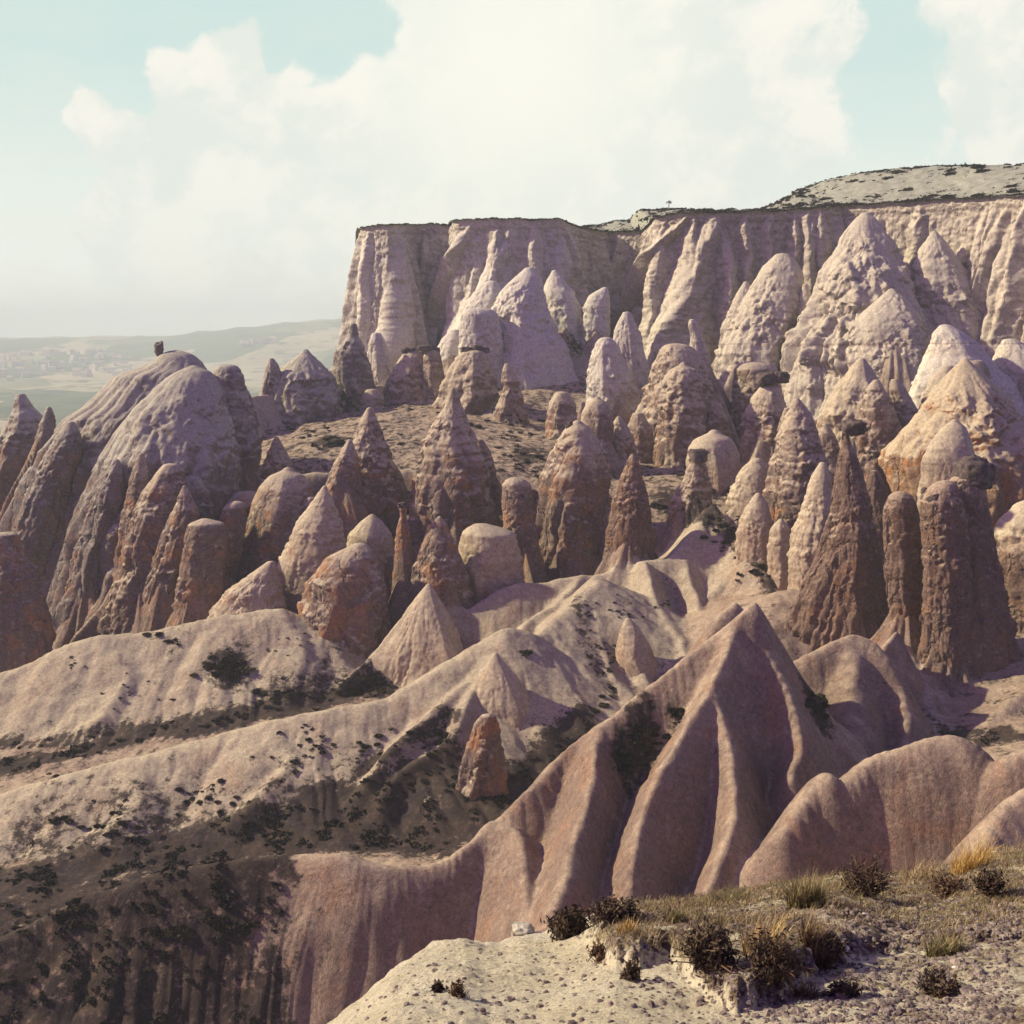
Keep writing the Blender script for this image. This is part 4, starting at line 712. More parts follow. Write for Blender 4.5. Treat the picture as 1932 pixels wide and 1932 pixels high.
# ---- the cliff wall: a curtain along a measured plan, with the plateau behind it
CW = [(676,300,520),(679,270,436),(690,262,428),(735,258,425),(790,270,424),(850,268,425),(862,256,415),(960,252,414),(1060,252,416),(1090,262,430),(1150,272,440),(1215,266,436),(1240,246,410),(1300,242,402),(1380,240,402),(1480,240,398),(1560,238,392),(1590,240,390),(1680,232,384),(1780,224,378),(1880,216,372),(1960,208,368),(2120,196,362)]
BT = [ # (top u, top v, foot u at v 650, growth, left steepness, right steepness, label)
 (702,438,702,.10,.9,1.3,'sheer pale tower forming the left end of the tall cliff'),
 (798,508,778,.36,1.0,1.5,'pale split slab leaning on the cliff right of its left end tower'),
 (826,496,836,.26,1.3,1.5,'narrow slab between the pale split slab and the long curved spur'),
 (893,424,838,.26,.9,1.4,'wide grey buttress under the highest left rim of the cliff'),
 (960,450,898,.34,.8,1.8,'pale triangular ramp high on the cliff above the pointed white pinnacle'),
 (1008,420,1012,.20,1.2,1.5,'grey column right of the dark cleft high on the cliff'),
 (1062,424,1098,.20,1.1,1.5,'grey rib below the rim where the scrubby bay begins'),
 (1285,408,1196,.34,.85,1.5,'broad buttress just right of the dark vertical cleft'),
 (1342,405,1272,.36,.8,1.3,'widest rounded buttress in the middle of the cliff'),
 (1393,406,1398,.18,1.6,1.8,'first short column under the rim right of the widest buttress'),
 (1434,403,1436,.17,1.6,1.8,'second short column under the rim, dark cracks on both sides'),
 (1486,401,1480,.18,1.5,1.8,'third short column under the rim above the leaning slab'),
 (1532,396,1536,.22,1.3,1.7,'fourth and widest short column under the rim left of the highest peak'),
 (1712,386,1730,.20,1.2,1.5,'narrow buttress between the highest peak and the pale capped cone'),
 (1846,384,1852,.24,1.1,1.5,'grooved wall buttress near the right edge below the scrubby hill'),
 (1912,380,1906,.24,1.1,1.5,'grooved wall buttress at the right picture edge'),
 (1800,520,1806,.34,1.2,1.4,'brown block buttress right of the lower sand-coloured cone')]
def curtain():
    p = np.array([P(*(c[0], c[2], c[1])) for c in CW])
    ds = np.r_[0, np.cumsum(np.linalg.norm(np.diff(p[:, :2], axis=0), axis=1))]
    ns = 1150; S = np.linspace(0, ds[-1], ns)
    px, py, pz = (np.interp(S, ds, p[:, k]) for k in range(3))
    kk = np.hanning(17); kk /= kk.sum()
    sm = lambda q: np.convolve(np.pad(q, 8, mode='edge'), kk, 'valid')
    px, py, pz = sm(px), sm(py), sm(pz)
    tx, ty = np.gradient(px), np.gradient(py); l_ = np.hypot(tx, ty); nx, ny = ty / l_, -tx / l_   # outward = towards camera
    pzs = pz.copy(); pz = pz + fbm(S / 5, 0, 1, 5, .6) * 0.9
    zb = 58.0; nz = 300
    t_ = np.linspace(0, 1, nz)[:, None]
    Z_ = pz[None] + (zb - pz[None]) * t_
    dep = (pz[None] - Z_)
    uu = 966 + px / py * FU
    wS = fbm(S[None] / 5, Z_ / 7, 2.2, 4) * 1.5
    SW = S[None] + wS; DW = dep + fbm(S[None] / 4, Z_ / 5, 6.1, 3) * .8
    out = dep * 0.10 + (billow(S[None] / 3.2 + wS * .3, Z_ / 40, 1.7, 3, .55) * 2 - .5) * .9 * sstep(dep, 0, 5)
    lab = np.zeros(out.shape, int)
    def prim(su, t0, sb, g, kl, kr, idx):
        nonlocal out, lab
        d = DW - t0; D0 = max(30 - t0, 8)
        sc_ = su + (sb - su) * np.clip(d, -2, 60) / D0
        core = g * np.maximum(d, 0) * (1 - .004 * np.maximum(d, 0)) + 1.6 * (1 - np.exp(-np.maximum(d, 0) / 3)) + np.minimum(d, 0) * 3
        xs = SW - sc_; rd = .45
        # each flank carries its own small gullies
        gl = np.abs(perlin(DW / 11 + idx, xs / 1.9, idx * 1.7)) * .9
        o_ = core - np.where(xs < 0, kl, kr) * (np.sqrt(xs * xs + rd * rd) - rd) + gl
        m_ = (o_ > out) & (d > 0); lab = np.where(m_, idx if idx > 0 else lab, lab); out = np.maximum(out, o_)
    r = rs(5)
    for k in range(60):
        su = r.uniform(12, S[-1]); prim(su, r.choice([0, 0, 1, 3, 7, 12]) + r.uniform(0, 2), su + r.uniform(-4, 3), r.uniform(.16, .32), r.uniform(.9, 1.5), r.uniform(1.2, 1.9), 0)
    for i_, (ut, vt, ub, g, kl, kr, lb) in enumerate(BT):
        j = int(np.argmin(np.abs(uu - ut) + (S < 8) * 50)); jb = int(np.argmin(np.abs(uu - ub) + (S < 8) * 50))
        t0 = max(0.0, float(pz[j] - P(ut, vt, py[j])[2]))
        prim(S[j], t0, S[jb], g, kl, kr, i_ + 1)
    out = out + fbm(S[None] / 1.3, Z_ / 1.6, 1, 5, .62) * 0.55 * sstep(dep, 0, 3) + fbm(S[None] / 6, Z_ / 1.1, 3.3, 3) * .16
    out = out * sstep(S, 16, 40)[None] + 0.25 * sstep(dep, 2.2, 1.6) + fbm(S[None] / .9, Z_ / .5, 4, 3) * .35 * sstep(dep, 5, 1)
    Xw = px[None] + nx[None] * out; Yw = py[None] + ny[None] * out
    v = np.stack([Xw, Yw, Z_], -1).reshape(-1, 3); f = grid_faces(nz, ns); fl = lab.reshape(-1)[f[:, 0]]
    stray = []
    for gi in list(range(1, len(BT) + 1)) + [0]:
        ff = f[fl == gi]
        if not len(ff): continue
        if gi:          # stray faces of a buttress go back to the wall
            par = {}
            def find(q):
                while par.setdefault(q, q) != q: par[q] = par[par[q]]; q = par[q]
                return q
            for q in ff:
                r0 = find(int(q[0]))
                for w_ in q[1:]: par[find(int(w_))] = r0
            root_ = np.array([find(int(q[0])) for q in ff]); u_, n__ = np.unique(root_, return_counts=True)
            keep_ = root_ == u_[np.argmax(n__)]; stray.append(ff[~keep_]); ff = ff[keep_]
        else: ff = np.concatenate([ff] + stray)
        ids, inv = np.unique(ff, return_inverse=True)
        o = mesh_obj('rock_buttress' if gi else 'cliff', v[ids], inv.reshape(ff.shape), M['whitecliff'] if gi in (1, 2, 3, 5) else M['cliffrock'])
        if gi: tag(o, BT[gi - 1][-1], CL)
        else: tag(o, 'tall fluted cliff wall under the flat plateau', kind='structure')
    # plateau top going back from the rim, with the scrubby hill at the right
    nb = 120; bk = (np.linspace(0, 1, nb) ** 1.6 * 170)[:, None]
    Xb = px[None] - nx[None] * (bk * 0 - 0.9) + 0 * bk; Yb = py[None] + bk - .9
    up_ = 0 * bk + 0 * px[None]
    uu = 966 + px / py * FU
    hillh = np.interp(uu, [0, 1060, 1110, 1180, 1260, 1400, 1480, 1520, 1560, 1620, 1700, 1820, 1950, 2200], [0, 0, 3.6, 5.6, 4.2, 3.6, 3.4, 5.0, 7.6, 9.6, 10.8, 11.2, 10.6, 10])
    hillw = np.interp(uu, [0, 1500, 1600, 2200], [26, 34, 40, 42])
    up_ = hillh[None] * sstep(bk, 0, hillw[None]) - np.maximum(bk - 60, 0) * 0.06
    Zb = pz[None] + (pzs - pz)[None] * sstep(bk, 0, 5) + up_ + fbm(Xb / 5, Yb / 5, 4, 4) * .5 * sstep(bk, 0, 4)
    v = np.stack([Xb, Yb, Zb], -1).reshape(-1, 3)
    o = mesh_obj('plateau', v, grid_faces(nb, ns)[:, ::-1], M['plateau']); tag(o, 'pale flat plateau top with low scrub above the cliff', kind='structure')
    return px, py, pz, hillh, hillw, pzs
M['plateau'] = plain_mat('plateau_soil', (0.37, 0.385, 0.325), (0.25, 0.26, 0.215), 0.6, 0.5)
cpx, cpy, cpz, chh, chw, cps = curtain()

for i, (nm, lb, ct, rows, D, kw) in enumerate(R_):
    if kw['mat'] in ('cliffrock', 'whitecliff'): kw.setdefault('ext', 24.0)
    if D >= 230: D -= 6
    rock(nm, lb, ct, rows, D, seed=i + 1, **kw)

# capstones and boulders: basalt, each its own thing
def boulder(name, label, u, v, D_, wu, hu, mat='capstone', seed=0, cat='boulder', flat=1.0, dy=0.0, group=None, tilt=0):
    tp = [t_ for k_, t_ in TOPS.items() if isinstance(D_, str) and D_ in k_]
    D = tp[0][1] if tp else D_
    c = P(u, v, D); a = wu / FU * D / 2; b = hu / FU * D / 2
    nt, nz = 36, 24
    th = np.linspace(0, 2 * pi, nt, endpoint=False)[None]; ph = np.linspace(0.03, pi - 0.03, nz)[:, None]
    x = np.sin(ph) * np.cos(th); y = np.sin(ph) * np.sin(th); z = np.cos(ph) + 0 * th
    z = np.sign(z) * np.abs(z) ** 0.5; x = np.sign(x) * np.abs(x) ** .8; y = np.sign(y) * np.abs(y) ** .8
    n = 1 + fbm(x * 1.3 + seed * 5.1, y * 1.3, z * 1.3, 5, .6) * 0.6; b *= 1.15
    X = x * n * a; Y = y * n * a * flat; Zz = z * n * b + np.tan(radians(tilt)) * X
    v_ = np.stack([X + c[0], Y + c[1] + dy, Zz + c[2]], -1).reshape(-1, 3)
    o = mesh_obj(name, v_, grid_faces(nz, nt, True), M[mat]); tag(o, label, cat, group)
    return o
boulder('balanced_rock','tiny pale block balanced on the crest of the far left massif',300,658,'tiny balanced rock on top',15,22,'left',3,tilt=15)
boulder('capstone','dark flat cap of the mushroom hoodoo',1612,806,'small mushroom cap',44,24,'capstone',4)
0 and boulder('capstone','rough dark slab jutting left behind the mushroom cap',1578,800,113,42,13,'capstone',5,tilt=-12)
boulder('boulder','large black round boulder on the dark red tower',1836,895,'under the black round boulder',66,54,'capstone',6)
boulder('capstone','dark cap on the brown thumb-shaped hoodoo',1318,861,'brown thumb-shaped',34,24,'capstone',7)
boulder('boulder','left one of the two balanced dark boulders on the orange-brown stump',1446,716,'stump carrying',36,22,'capstone',8,tilt=8)
boulder('boulder','right one of the two balanced dark boulders on the orange-brown stump',1474,712,'stump carrying',30,18,'capstone',9,tilt=-6)
0 and boulder('capstone','flat purplish ledge stone left above the balanced dark boulders',1408,690,184,38,9,'capstone',10)
for i,(u,v,wu,lb) in enumerate([(770,661,34,'dark slab capping the first mushroom-topped block'),(805,657,38,'dark slab capping the second mushroom-topped block'),(823,661,18,'small dark stone at the right end of the second block cap'),(880,660,26,'leftmost dark capstone on the wide brown block'),(900,657,26,'middle dark capstone on the wide brown block'),(916,661,18,'rightmost dark capstone on the wide brown block')]):
    boulder('capstone', lb, u, v, 'mushroom-topped brown block under' if i == 0 else ('second mushroom-topped' if i < 3 else 'row of dark capstones'), wu * .8, 10, 'capstone', 20+i)
boulder('capstone','small grey cap on the thin lone pillar',759,953,'thin pillar with a small grey cap',17,9,'capstone',31)
boulder('boulder','small dark knob on the summit of the twin-domed spire',1074,803,'wide twin-domed spire',14,12,'capstone',32)
boulder('capstone','dark slanting slab on the left shoulder of the dark red tower',1768,932,'shoulder column fused',52,15,'capstone',33,tilt=24)
boulder('boulder','small dark stone on the slope left of the dark red tower',1744,926,99,12,12,'capstone',34)
boulder('boulder','grey lichened rock sitting on the rim of the white foreground slope',985,1758,12.6,46,24,'left',35)
# ------------------------------------------------------------------ the far plain, hills and town
def far_mat():
    m = bpy.data.materials.new('plain_fields'); m.use_nodes = True
    t = NT(m.node_tree); bs = m.node_tree.nodes['Principled BSDF']
    pos = t.n('ShaderNodeNewGeometry').outputs['Position']
    f = t.vor(t.scale(pos, (1, .45, 0)), 0.006, rnd=1.0, out=1)
    sp = t.n('ShaderNodeSeparateXYZ'); t.l.new(f, sp.inputs[0])
    c = t.mix(t.rng(sp.outputs[0], .2, .8), (0.20, 0.22, 0.12), (0.46, 0.40, 0.26))
    c = t.mix(t.rng(sp.outputs[1], .55, .6), c, (0.10, 0.14, 0.08))
    c = t.mix(t.rng(t.noise(pos, 0.012, 7, .7), .50, .62), c, (0.055, 0.085, 0.06))
    t.l.new(c, bs.inputs['Base Color']); bs.inputs['Roughness'].default_value = 1
    return m
M['far'] = far_mat()
ny, nx = 320, 300
y = 255 * (4600 / 255) ** (np.arange(ny) / (ny - 1)); a = np.linspace(-1.3, 1.3, nx)
X = y[:, None] * a; Y = np.repeat(y[:, None], nx, 1)
Zp = np.interp(Y, [255, 340, 600, 1000, 2500, 4600], [56, 54, 34, 18, 6, 2]) + fbm(X / 160, Y / 160, 0, 5) * np.clip((Y - 300) / 500, 0, 1) * 14
# distant range rising to the right
hl = np.interp(966 + X / Y * FU, [-400, 120, 330, 420, 560, 680, 900, 2400], [82, 84, 88, 108, 140, 152, 156, 160])
Zp = Zp + hl * sstep(Y, 2000, 3700) * (1 + .22 * fbm(X / 500, Y / 500, 3, 5)) + fbm(X / 300, Y / 500, 8, 5) * 10 * sstep(Y, 1800, 3200)
o = mesh_obj('ground', np.stack([X, Y, Zp], -1).reshape(-1, 3), grid_faces(ny, nx)[:, ::-1], M['far']); tag(o, 'wide hazy plain with fields and low hills', kind='structure')
def zfar(x, y_):
    j = int(np.clip(np.log(y_ / 255) / np.log(4600 / 255) * (ny - 1), 0, ny - 2)); i = int(np.clip((x / y_ + 1.3) / 2.6 * (nx - 1), 0, nx - 2))
    return Zp[j, i]
# houses of the town, one mesh pair reused
def house_mesh():
    v = [(-5,-4,-3),(5,-4,-3),(5,4,-3),(-5,4,-3),(-5,-4,6),(5,-4,6),(5,4,6),(-5,4,6),(-5.4,-4.4,6),(5.4,-4.4,6),(5.4,4.4,6),(-5.4,4.4,6),(-5.4,0,8.4),(5.4,0,8.4)]
    me = bpy.data.meshes.new('house'); me.from_pydata(v, [], [(0,1,5,4),(1,2,6,5),(2,3,7,6),(3,0,4,7),(8,9,13,12),(10,11,12,13),(9,10,13),(11,8,12),(8,11,10,9)])
    me.materials.append(M['house']); me.materials.append(M['roof'])
    for i in (4, 5): me.polygons[i].material_index = 1
    return me
hm = house_mesh(); rr = random.Random(5)
for i in range(130):
    u = rr.uniform(-5, 260) if i < 110 else rr.uniform(452, 520); v = rr.gauss(708, 9) if i < 110 else rr.gauss(692, 4)
    v = max(684, min(724, v))
    p = P(u, v, 1.0); s_ = (p[2] - CZ)
    Dd = 96.0 / -s_ if s_ < 0 else 3000
    Dd = max(1500, min(2900, Dd))
    x = p[0] * Dd
    h = bpy.data.objects.new('house', hm); link(h); h.location = (x, Dd, zfar(x, Dd) + 2); h.rotation_euler = (0, 0, rr.uniform(-.5, .5))
    s = rr.uniform(.5, 1.2); h.scale = (s * rr.uniform(.9, 2.0), s, s * rr.uniform(.8, 1.8))
    tag(h, 'tiny pale house of the town on the hazy plain at the left' if i < 110 else 'tiny pale house beyond the gap right of the left massif', 'house', 'houses of the far town' if i < 110 else 'far houses behind the gap')
HAZE = 0.00034
# ------------------------------------------------------------------ shrubs in the valley
def leafball(n, seed, flat=.75, leaf=.10):
    r = rs(seed); d = r.normal(size=(n, 3)); d /= np.linalg.norm(d, axis=1)[:, None]
    lob = 1 + .45 * perlin(d[:, 0] * 1.7 + seed, d[:, 1] * 1.7, d[:, 2] * 1.7) * 1.4
    c = d * (r.uniform(.45, 1, n) ** .6 * lob)[:, None]; c[:, 2] = np.abs(c[:, 2]) * flat + .02
    a = r.normal(size=(n, 3)); a /= np.linalg.norm(a, axis=1)[:, None]
    b = np.cross(a, r.normal(size=(n, 3))); b /= np.linalg.norm(b, axis=1)[:, None]
    s = leaf * r.uniform(.6, 1.4, n)[:, None]
    v = np.stack([c - a * s - b * s * .5, c + a * s - b * s * .5, c + a * s + b * s * .5, c - a * s + b * s * .5], 1).reshape(-1, 3)
    f = np.arange(4 * n).reshape(-1, 4)
    return v, f
def quick_mesh(name, v, f, mat):
    o = mesh_obj(name, v, f, mat, smooth=False); me = o.data; bpy.data.objects.remove(o); return me
M['bush2'] = plain_mat('shrub_leaves_olive', (0.055, 0.050, 0.028), (0.10, 0.09, 0.045), 3.0, 0.0)
BM = [quick_mesh('shrub', *leafball(420, k, .6 + .1 * (k % 3), .16), M['bush'] if k % 3 else M['bush2']) for k in range(6)]
placed = []
rr = random.Random(21)
ZONES = [ # group: [(where it grows, u, v, spread u, spread v, count, size)]
 ('shrubs of the third ridge', [('in the small clump just under the crest of the third ridge',325,1212,30,8,6,.7),('on the crest line of the third ridge',282,1198,22,5,5,.7),('at the left edge of the big dark thicket on the third ridge',400,1255,28,18,9,1.0),('inside the big dark thicket on the third ridge',440,1268,40,24,16,1.3),('along the foot of the third ridge beside the valley scrub',520,1312,60,10,12,.9),('at the far left foot of the third ridge',150,1255,60,14,7,.45),('dotting the lower left face of the third ridge',250,1310,90,30,14,.4),('on the bare nose at the right end of the third ridge',540,1225,60,25,12,.35)]),
 ('shrubs at the foot of the sharp-edged cone', [('in the thicket right at the foot of the sharp-edged cone',722,1278,40,22,16,1.3),('in the valley scrub left of the sharp-edged cone',660,1310,60,12,12,.8)]),
 ('shrubs of the second ridge left part', [('at the far left end of the second ridge',60,1440,90,30,16,.55),('low on the left flank of the second ridge',200,1560,120,30,22,.6),('halfway down the left flank of the second ridge',400,1510,100,40,22,.6),('under the crest in the middle of the second ridge',560,1400,120,40,24,.5),('near the smooth lobes of the second ridge',700,1440,60,50,22,.6)]),
 ('shrubs of the second ridge gully', [('in the gully between the smooth lobes and the small pale cone',820,1400,50,50,24,.6),('in the pair of clumps under the small peak of the second ridge',980,1232,16,6,4,.7),('in the upright row of dots under the high crest',1110,1150,12,30,10,.45),('in the scrubby hollow left of the narrow lit spur',1140,1240,40,40,22,.5),('in the hollow right of the narrow lit spur',1180,1150,30,25,12,.5),('at the foot of the narrow lit spur',1150,1330,40,30,14,.6),('in the little gully high at the right end of the second ridge',1250,1130,25,25,8,.5)]),
 ('shrubs in the foreground cone hollow', [('in the middle of the hollow left of the foreground cone',1210,1395,45,30,20,.7),('at the bottom of the hollow left of the foreground cone',1180,1440,25,25,10,.7),('at the top of the hollow left of the foreground cone',1275,1350,30,15,9,.6)]),
 ('shrubs right of the foreground cone', [('in the gully between the foreground cone and the round hump',1540,1325,28,35,14,.8)]),
 ('bushes of the lower left slope', [('at the left end of the nearest ridge crest',120,1740,130,40,26,.55),('just below the crest of the dark lower left slope',330,1700,120,40,26,.5),('where the dark slope meets the bare fluted bank',450,1750,70,40,16,.5),('in the biggest clump on the dark lower left slope',330,1760,30,12,8,1.0),('low on the bare part of the lower left slope',380,1830,70,40,10,.4),('in the bottom left corner of the slope',80,1850,90,50,14,.6),('near the bottom edge left of the cream ledge',270,1850,60,50,8,.4)]),
 ('bushes on the slope under the cliff', [('on the pale patch right of the left massif',590,818,40,12,10,1.1),('in the black thicket above the double-pointed spire',640,835,30,10,10,1.3),('under the jagged grey pinnacle',660,770,30,8,8,1.0),('right behind the double-pointed spire',700,860,60,30,14,.8),('under the mushroom-topped blocks',780,760,50,14,12,.8),('left of the tip of the tallest central spire',745,830,40,20,12,.8)]),
 ('bushes of the central hollow', [('under the small orange hoodoo',1000,800,60,14,12,1.1),('right of the tip of the tallest central spire',960,830,50,25,14,.8),('in the hollow left of the wide twin-domed spire',1000,880,60,30,20,1.0),('on the dark slope right of the white pinnacle',1080,650,25,18,10,1.3),('at the foot of the wide brown block',880,800,20,10,5,1.4)]),
 ('bushes near the thumb-shaped hoodoo', [('in the shaded strip below the brown thumb-shaped hoodoo',1250,960,40,14,10,1.0),('on the diagonal dark strip right of the high crest',1370,1010,40,35,20,.9),('at the lower end of the diagonal dark strip',1430,1080,40,30,16,.9),('left of the base of the tallest brown spire',1490,1095,25,10,6,1.),('right of the brown thumb-shaped hoodoo',1340,930,40,15,8,.6),('left of the brown thumb-shaped hoodoo',1220,900,25,20,7,.5)]),
]
def put_shrub(q, s, label, group, k):
    o = bpy.data.objects.new('shrub', BM[k % 6]); link(o)
    o.location = (q[0], q[1], q[2] - .08 * s); o.scale = (s, s * rr.uniform(.8, 1.2), s * rr.uniform(.6, .95)); o.rotation_euler = (0, 0, rr.uniform(0, 6.28))
    tag(o, label, 'shrub', group); return o
cand = []
for gp, zs_ in ZONES:
    for (wh, u, v, du, dv, n, s) in zs_:
        lb = ('dark bush ' if s > .75 else 'small dark shrub ') + wh
        for _ in range(n):
            uu, vv = rr.gauss(u, du * .5), rr.gauss(v, dv * .5)
            q = hit(uu, vv)
            if q is None or uu < -40: continue
            cand.append((s * rr.uniform(.45, 1.15) * .55, q, lb, gp))
cand.sort(key=lambda c: -c[0] / c[1][1])
for k, (s, q, lb, gp) in enumerate(cand[:285]): put_shrub(q, s, lb, gp, k)
# countless low scrub clumps: one object
r_ = rs(77); vs, fs, off = [], [], 0
lv = [leafball(26, 100 + k, .6, .34) for k in range(8)]
def clump(q, s):
    global off
    v, f = lv[r_.randint(8)]
    a = r_.uniform(0, 6.28); c_, s_ = cos(a), sin(a)
    vs.append(np.stack([(v[:, 0] * c_ - v[:, 1] * s_) * s + q[0], (v[:, 0] * s_ + v[:, 1] * c_) * s + q[1], v[:, 2] * s * .8 + q[2] - .05 * s], -1)); fs.append(f + off); off += len(v)
for (s, q, lb, gp) in cand[285:]: clump(q, s)
js = r_.randint(0, NR, 160000); is_ = r_.randint(0, NC, 160000)
dens = scr[js, is_] * (0.25 + 0.9 * sstep(fbm(GX[js, is_] / 3, GY[js, is_] / 3, 4, 4), -.25, .35))
keep = (dens > r_.uniform(.45, 1.3, 160000)) & (GY[js, is_] > 48) & (GY[js, is_] < 235) & (np.abs(GX[js, is_] / GY[js, is_]) < .55)
idx = np.where(keep)[0][:22000]
for j, i in zip(js[idx], is_[idx]): clump((GX[j, i], GY[j, i], H[j, i]), r_.uniform(.10, .42) * (1 if GY[j, i] < 130 else 1.5))
o = mesh_obj('scrub', np.concatenate(vs), np.concatenate(fs), M['bush'], smooth=False); tag(o, 'countless low dark scrub clumps covering the valley floors and gullies', kind='stuff')
# scrub of the plateau hill: bigger bushes are things
pl = []
for k in range(110):
    j = rr.randint(620, 1120); b = rr.uniform(1, 32) * (1 if rr.random() < .7 else .4)
    uu = 966 + cpx[j] / cpy[j] * FU
    if uu > 2000 or (uu < 1500 and rr.random() < .5): continue
    z = cps[j] + .1 + chh[j] * sstep(b, 0, chw[j]); x = cpx[j] ; y_ = cpy[j] + b
    s = rr.uniform(.5, 1.5)
    o = bpy.data.objects.new('shrub', BM[k % 6]); link(o); o.location = (x, y_, z - .1); o.scale = (s * 1.3, s, s * .7)
    tag(o, 'dark bush on the pale hill above the cliff rim' if uu > 1480 else 'dark bush on the low rise above the middle of the cliff', 'shrub', 'bushes on the hill above the rim' if uu > 1480 else 'bushes on the low plateau rise')
vs, fs, off = [], [], 0
for k in range(9000):
    j = r_.randint(280, 1149); b = r_.uniform(0, 40)
    if fbm(cpx[j] / 6, (cpy[j] + b) / 6, 1.5, 3) < r_.uniform(-.35, .45): continue
    clump((cpx[j] + r_.uniform(-.3, .3), cpy[j] + b, cps[j] + .12 + chh[j] * float(sstep(b, 0, chw[j]))), r_.uniform(.25, .75))
for k in range(800):      # a dark fringe of scrub along the rim
    j = r_.randint(140, 1149); clump((cpx[j], cpy[j] + r_.uniform(-.8, .8), cpz[j] + .05), r_.uniform(.15, .55))
o = mesh_obj('scrub', np.concatenate(vs), np.concatenate(fs), M['bush'], smooth=False); tag(o, 'low grey-green scrub peppering the plateau and its rim', kind='stuff')

# ------------------------------------------------------------------ the grassy ledge in the foreground
def ledge_mat():
    m = bpy.data.materials.new('ledge_soil'); m.use_nodes = True
    t = NT(m.node_tree); bs = m.node_tree.nodes['Principled BSDF']
    pos = t.n('ShaderNodeNewGeometry').outputs['Position']
    at = t.n('ShaderNodeAttribute'); at.attribute_name = 'veg'; vg = at.outputs['Fac']
    n1 = t.noise(pos, .9, 7, .65); n2 = t.noise(pos, 5, 8, .72); n3 = t.noise(pos, 26, 6, .75); n4 = t.noise(pos, 70, 4, .75)
    c = t.mix(t.rng(n1, .35, .65), (0.72, 0.66, 0.52), (0.62, 0.56, 0.41))
    c = t.mix(t.math('MULTIPLY', t.rng(n2, .56, .70), .6), c, (0.48, 0.40, 0.30))
    v_ = t.math('ADD', vg, t.math('MULTIPLY', t.math('SUBTRACT', n2, .5), 1.5))
    d = t.mix(t.rng(n3, .38, .62), (0.10, 0.07, 0.06), (0.36, 0.28, 0.19))
    d = t.mix(t.rng(n1, .45, .62), d, t.mix(t.rng(n3, .4, .6), (0.13, 0.11, 0.05), (0.36, 0.30, 0.15)))
    c = t.mix(t.rng(v_, .35, .75), c, d)
    pb = t.vor(pos, 16, rnd=1.0); pc = t.vor(pos, 16, rnd=1.0, out=1)
    sp = t.n('ShaderNodeSeparateXYZ'); t.l.new(pc, sp.inputs[0])
    thr = t.math('ADD', .93, t.math('MULTIPLY', vg, -.5))
    pm = t.math('MULTIPLY', t.rng(pb, .42, .30), t.math('GREATER_THAN', sp.outputs[0], thr))
    pcol = t.mix(sp.outputs[1], (0.13, 0.09, 0.10), (0.50, 0.43, 0.38))
    c = t.mix(pm, c, pcol)
    c = t.mix(1.0, c, t.math('MULTIPLY', t.rng(n3, .3, .7, .72, 1.2, False), t.rng(n4, .3, .7, .8, 1.2, False)), 'MULTIPLY')
    t.l.new(c, bs.inputs['Base Color']); bs.inputs['Roughness'].default_value = .95; bs.inputs['Specular IOR Level'].default_value = .15
    h = t.math('ADD', t.math('MULTIPLY', n2, .10), t.math('ADD', t.math('MULTIPLY', n3, .035), t.math('ADD', t.math('MULTIPLY', n4, .012), t.math('MULTIPLY', pm, .02))))
    b = t.n('ShaderNodeBump'); b.inputs['Distance'].default_value = 1; b.inputs['Strength'].default_value = .9
    t.l.new(h, b.inputs['Height']); t.l.new(b.outputs[0], bs.inputs['Normal'])
    return m
M['ledge'] = ledge_mat()
CR = [(-300,2500,4.6),(300,2170,6.4),(480,2030,7.6),(580,1934,8.4),(620,1905,8.9),(650,1886,9.2),(720,1829,10.1),(755,1806,10.6),(790,1789,11.1),(830,1777,11.5),(870,1771,11.8),(910,1776,12.0),(940,1774,12.2),(985,1764,12.6),(1030,1762,12.8),(1080,1748,13),(1180,1708,13.6),(1300,1696,14.1),(1420,1683,14.6),(1520,1663,15.1),(1640,1648,15.6),(1760,1645,16.1),(1850,1630,16.5),(1932,1604,17),(2150,1560,18),(2500,1520,19)]
nc_ = 900; ua = np.linspace(-300, 2400, nc_); nr_ = 520
cu = [c[0] for c in CR]; cv = np.interp(ua, cu, [c[1] for c in CR]); cD = np.interp(ua, cu, [c[2] for c in CR])
ck0 = np.array([P(u, v, D) for u, v, D in zip(ua, cv, cD)])
cv = cv + fbm(ua / 40, 0, 7, 4) * 7
ck = np.array([P(u, v, D) for u, v, D in zip(ua, cv, cD)])
def ledge_z(y, yc, zc):
    s = np.clip((y - 2.0) / (yc - 2.0), 0, 1)
    z = (CZ - 2.65) + (zc - (CZ - 2.65)) * s + np.sin(s * pi) * .25
    dy = np.maximum(y - yc, 0)
    return np.where(y > yc, zc - (1.1 * dy + .35 * dy * dy), z)
S_ = np.r_[np.linspace(0, 1, 430) ** .8, 1 + np.linspace(.004, 1, 90) ** 1.5 * .6]
LY = 2.0 + (cD[None] - 2.0) * S_[:, None]; LX = (ua[None] - 966) / FU * LY
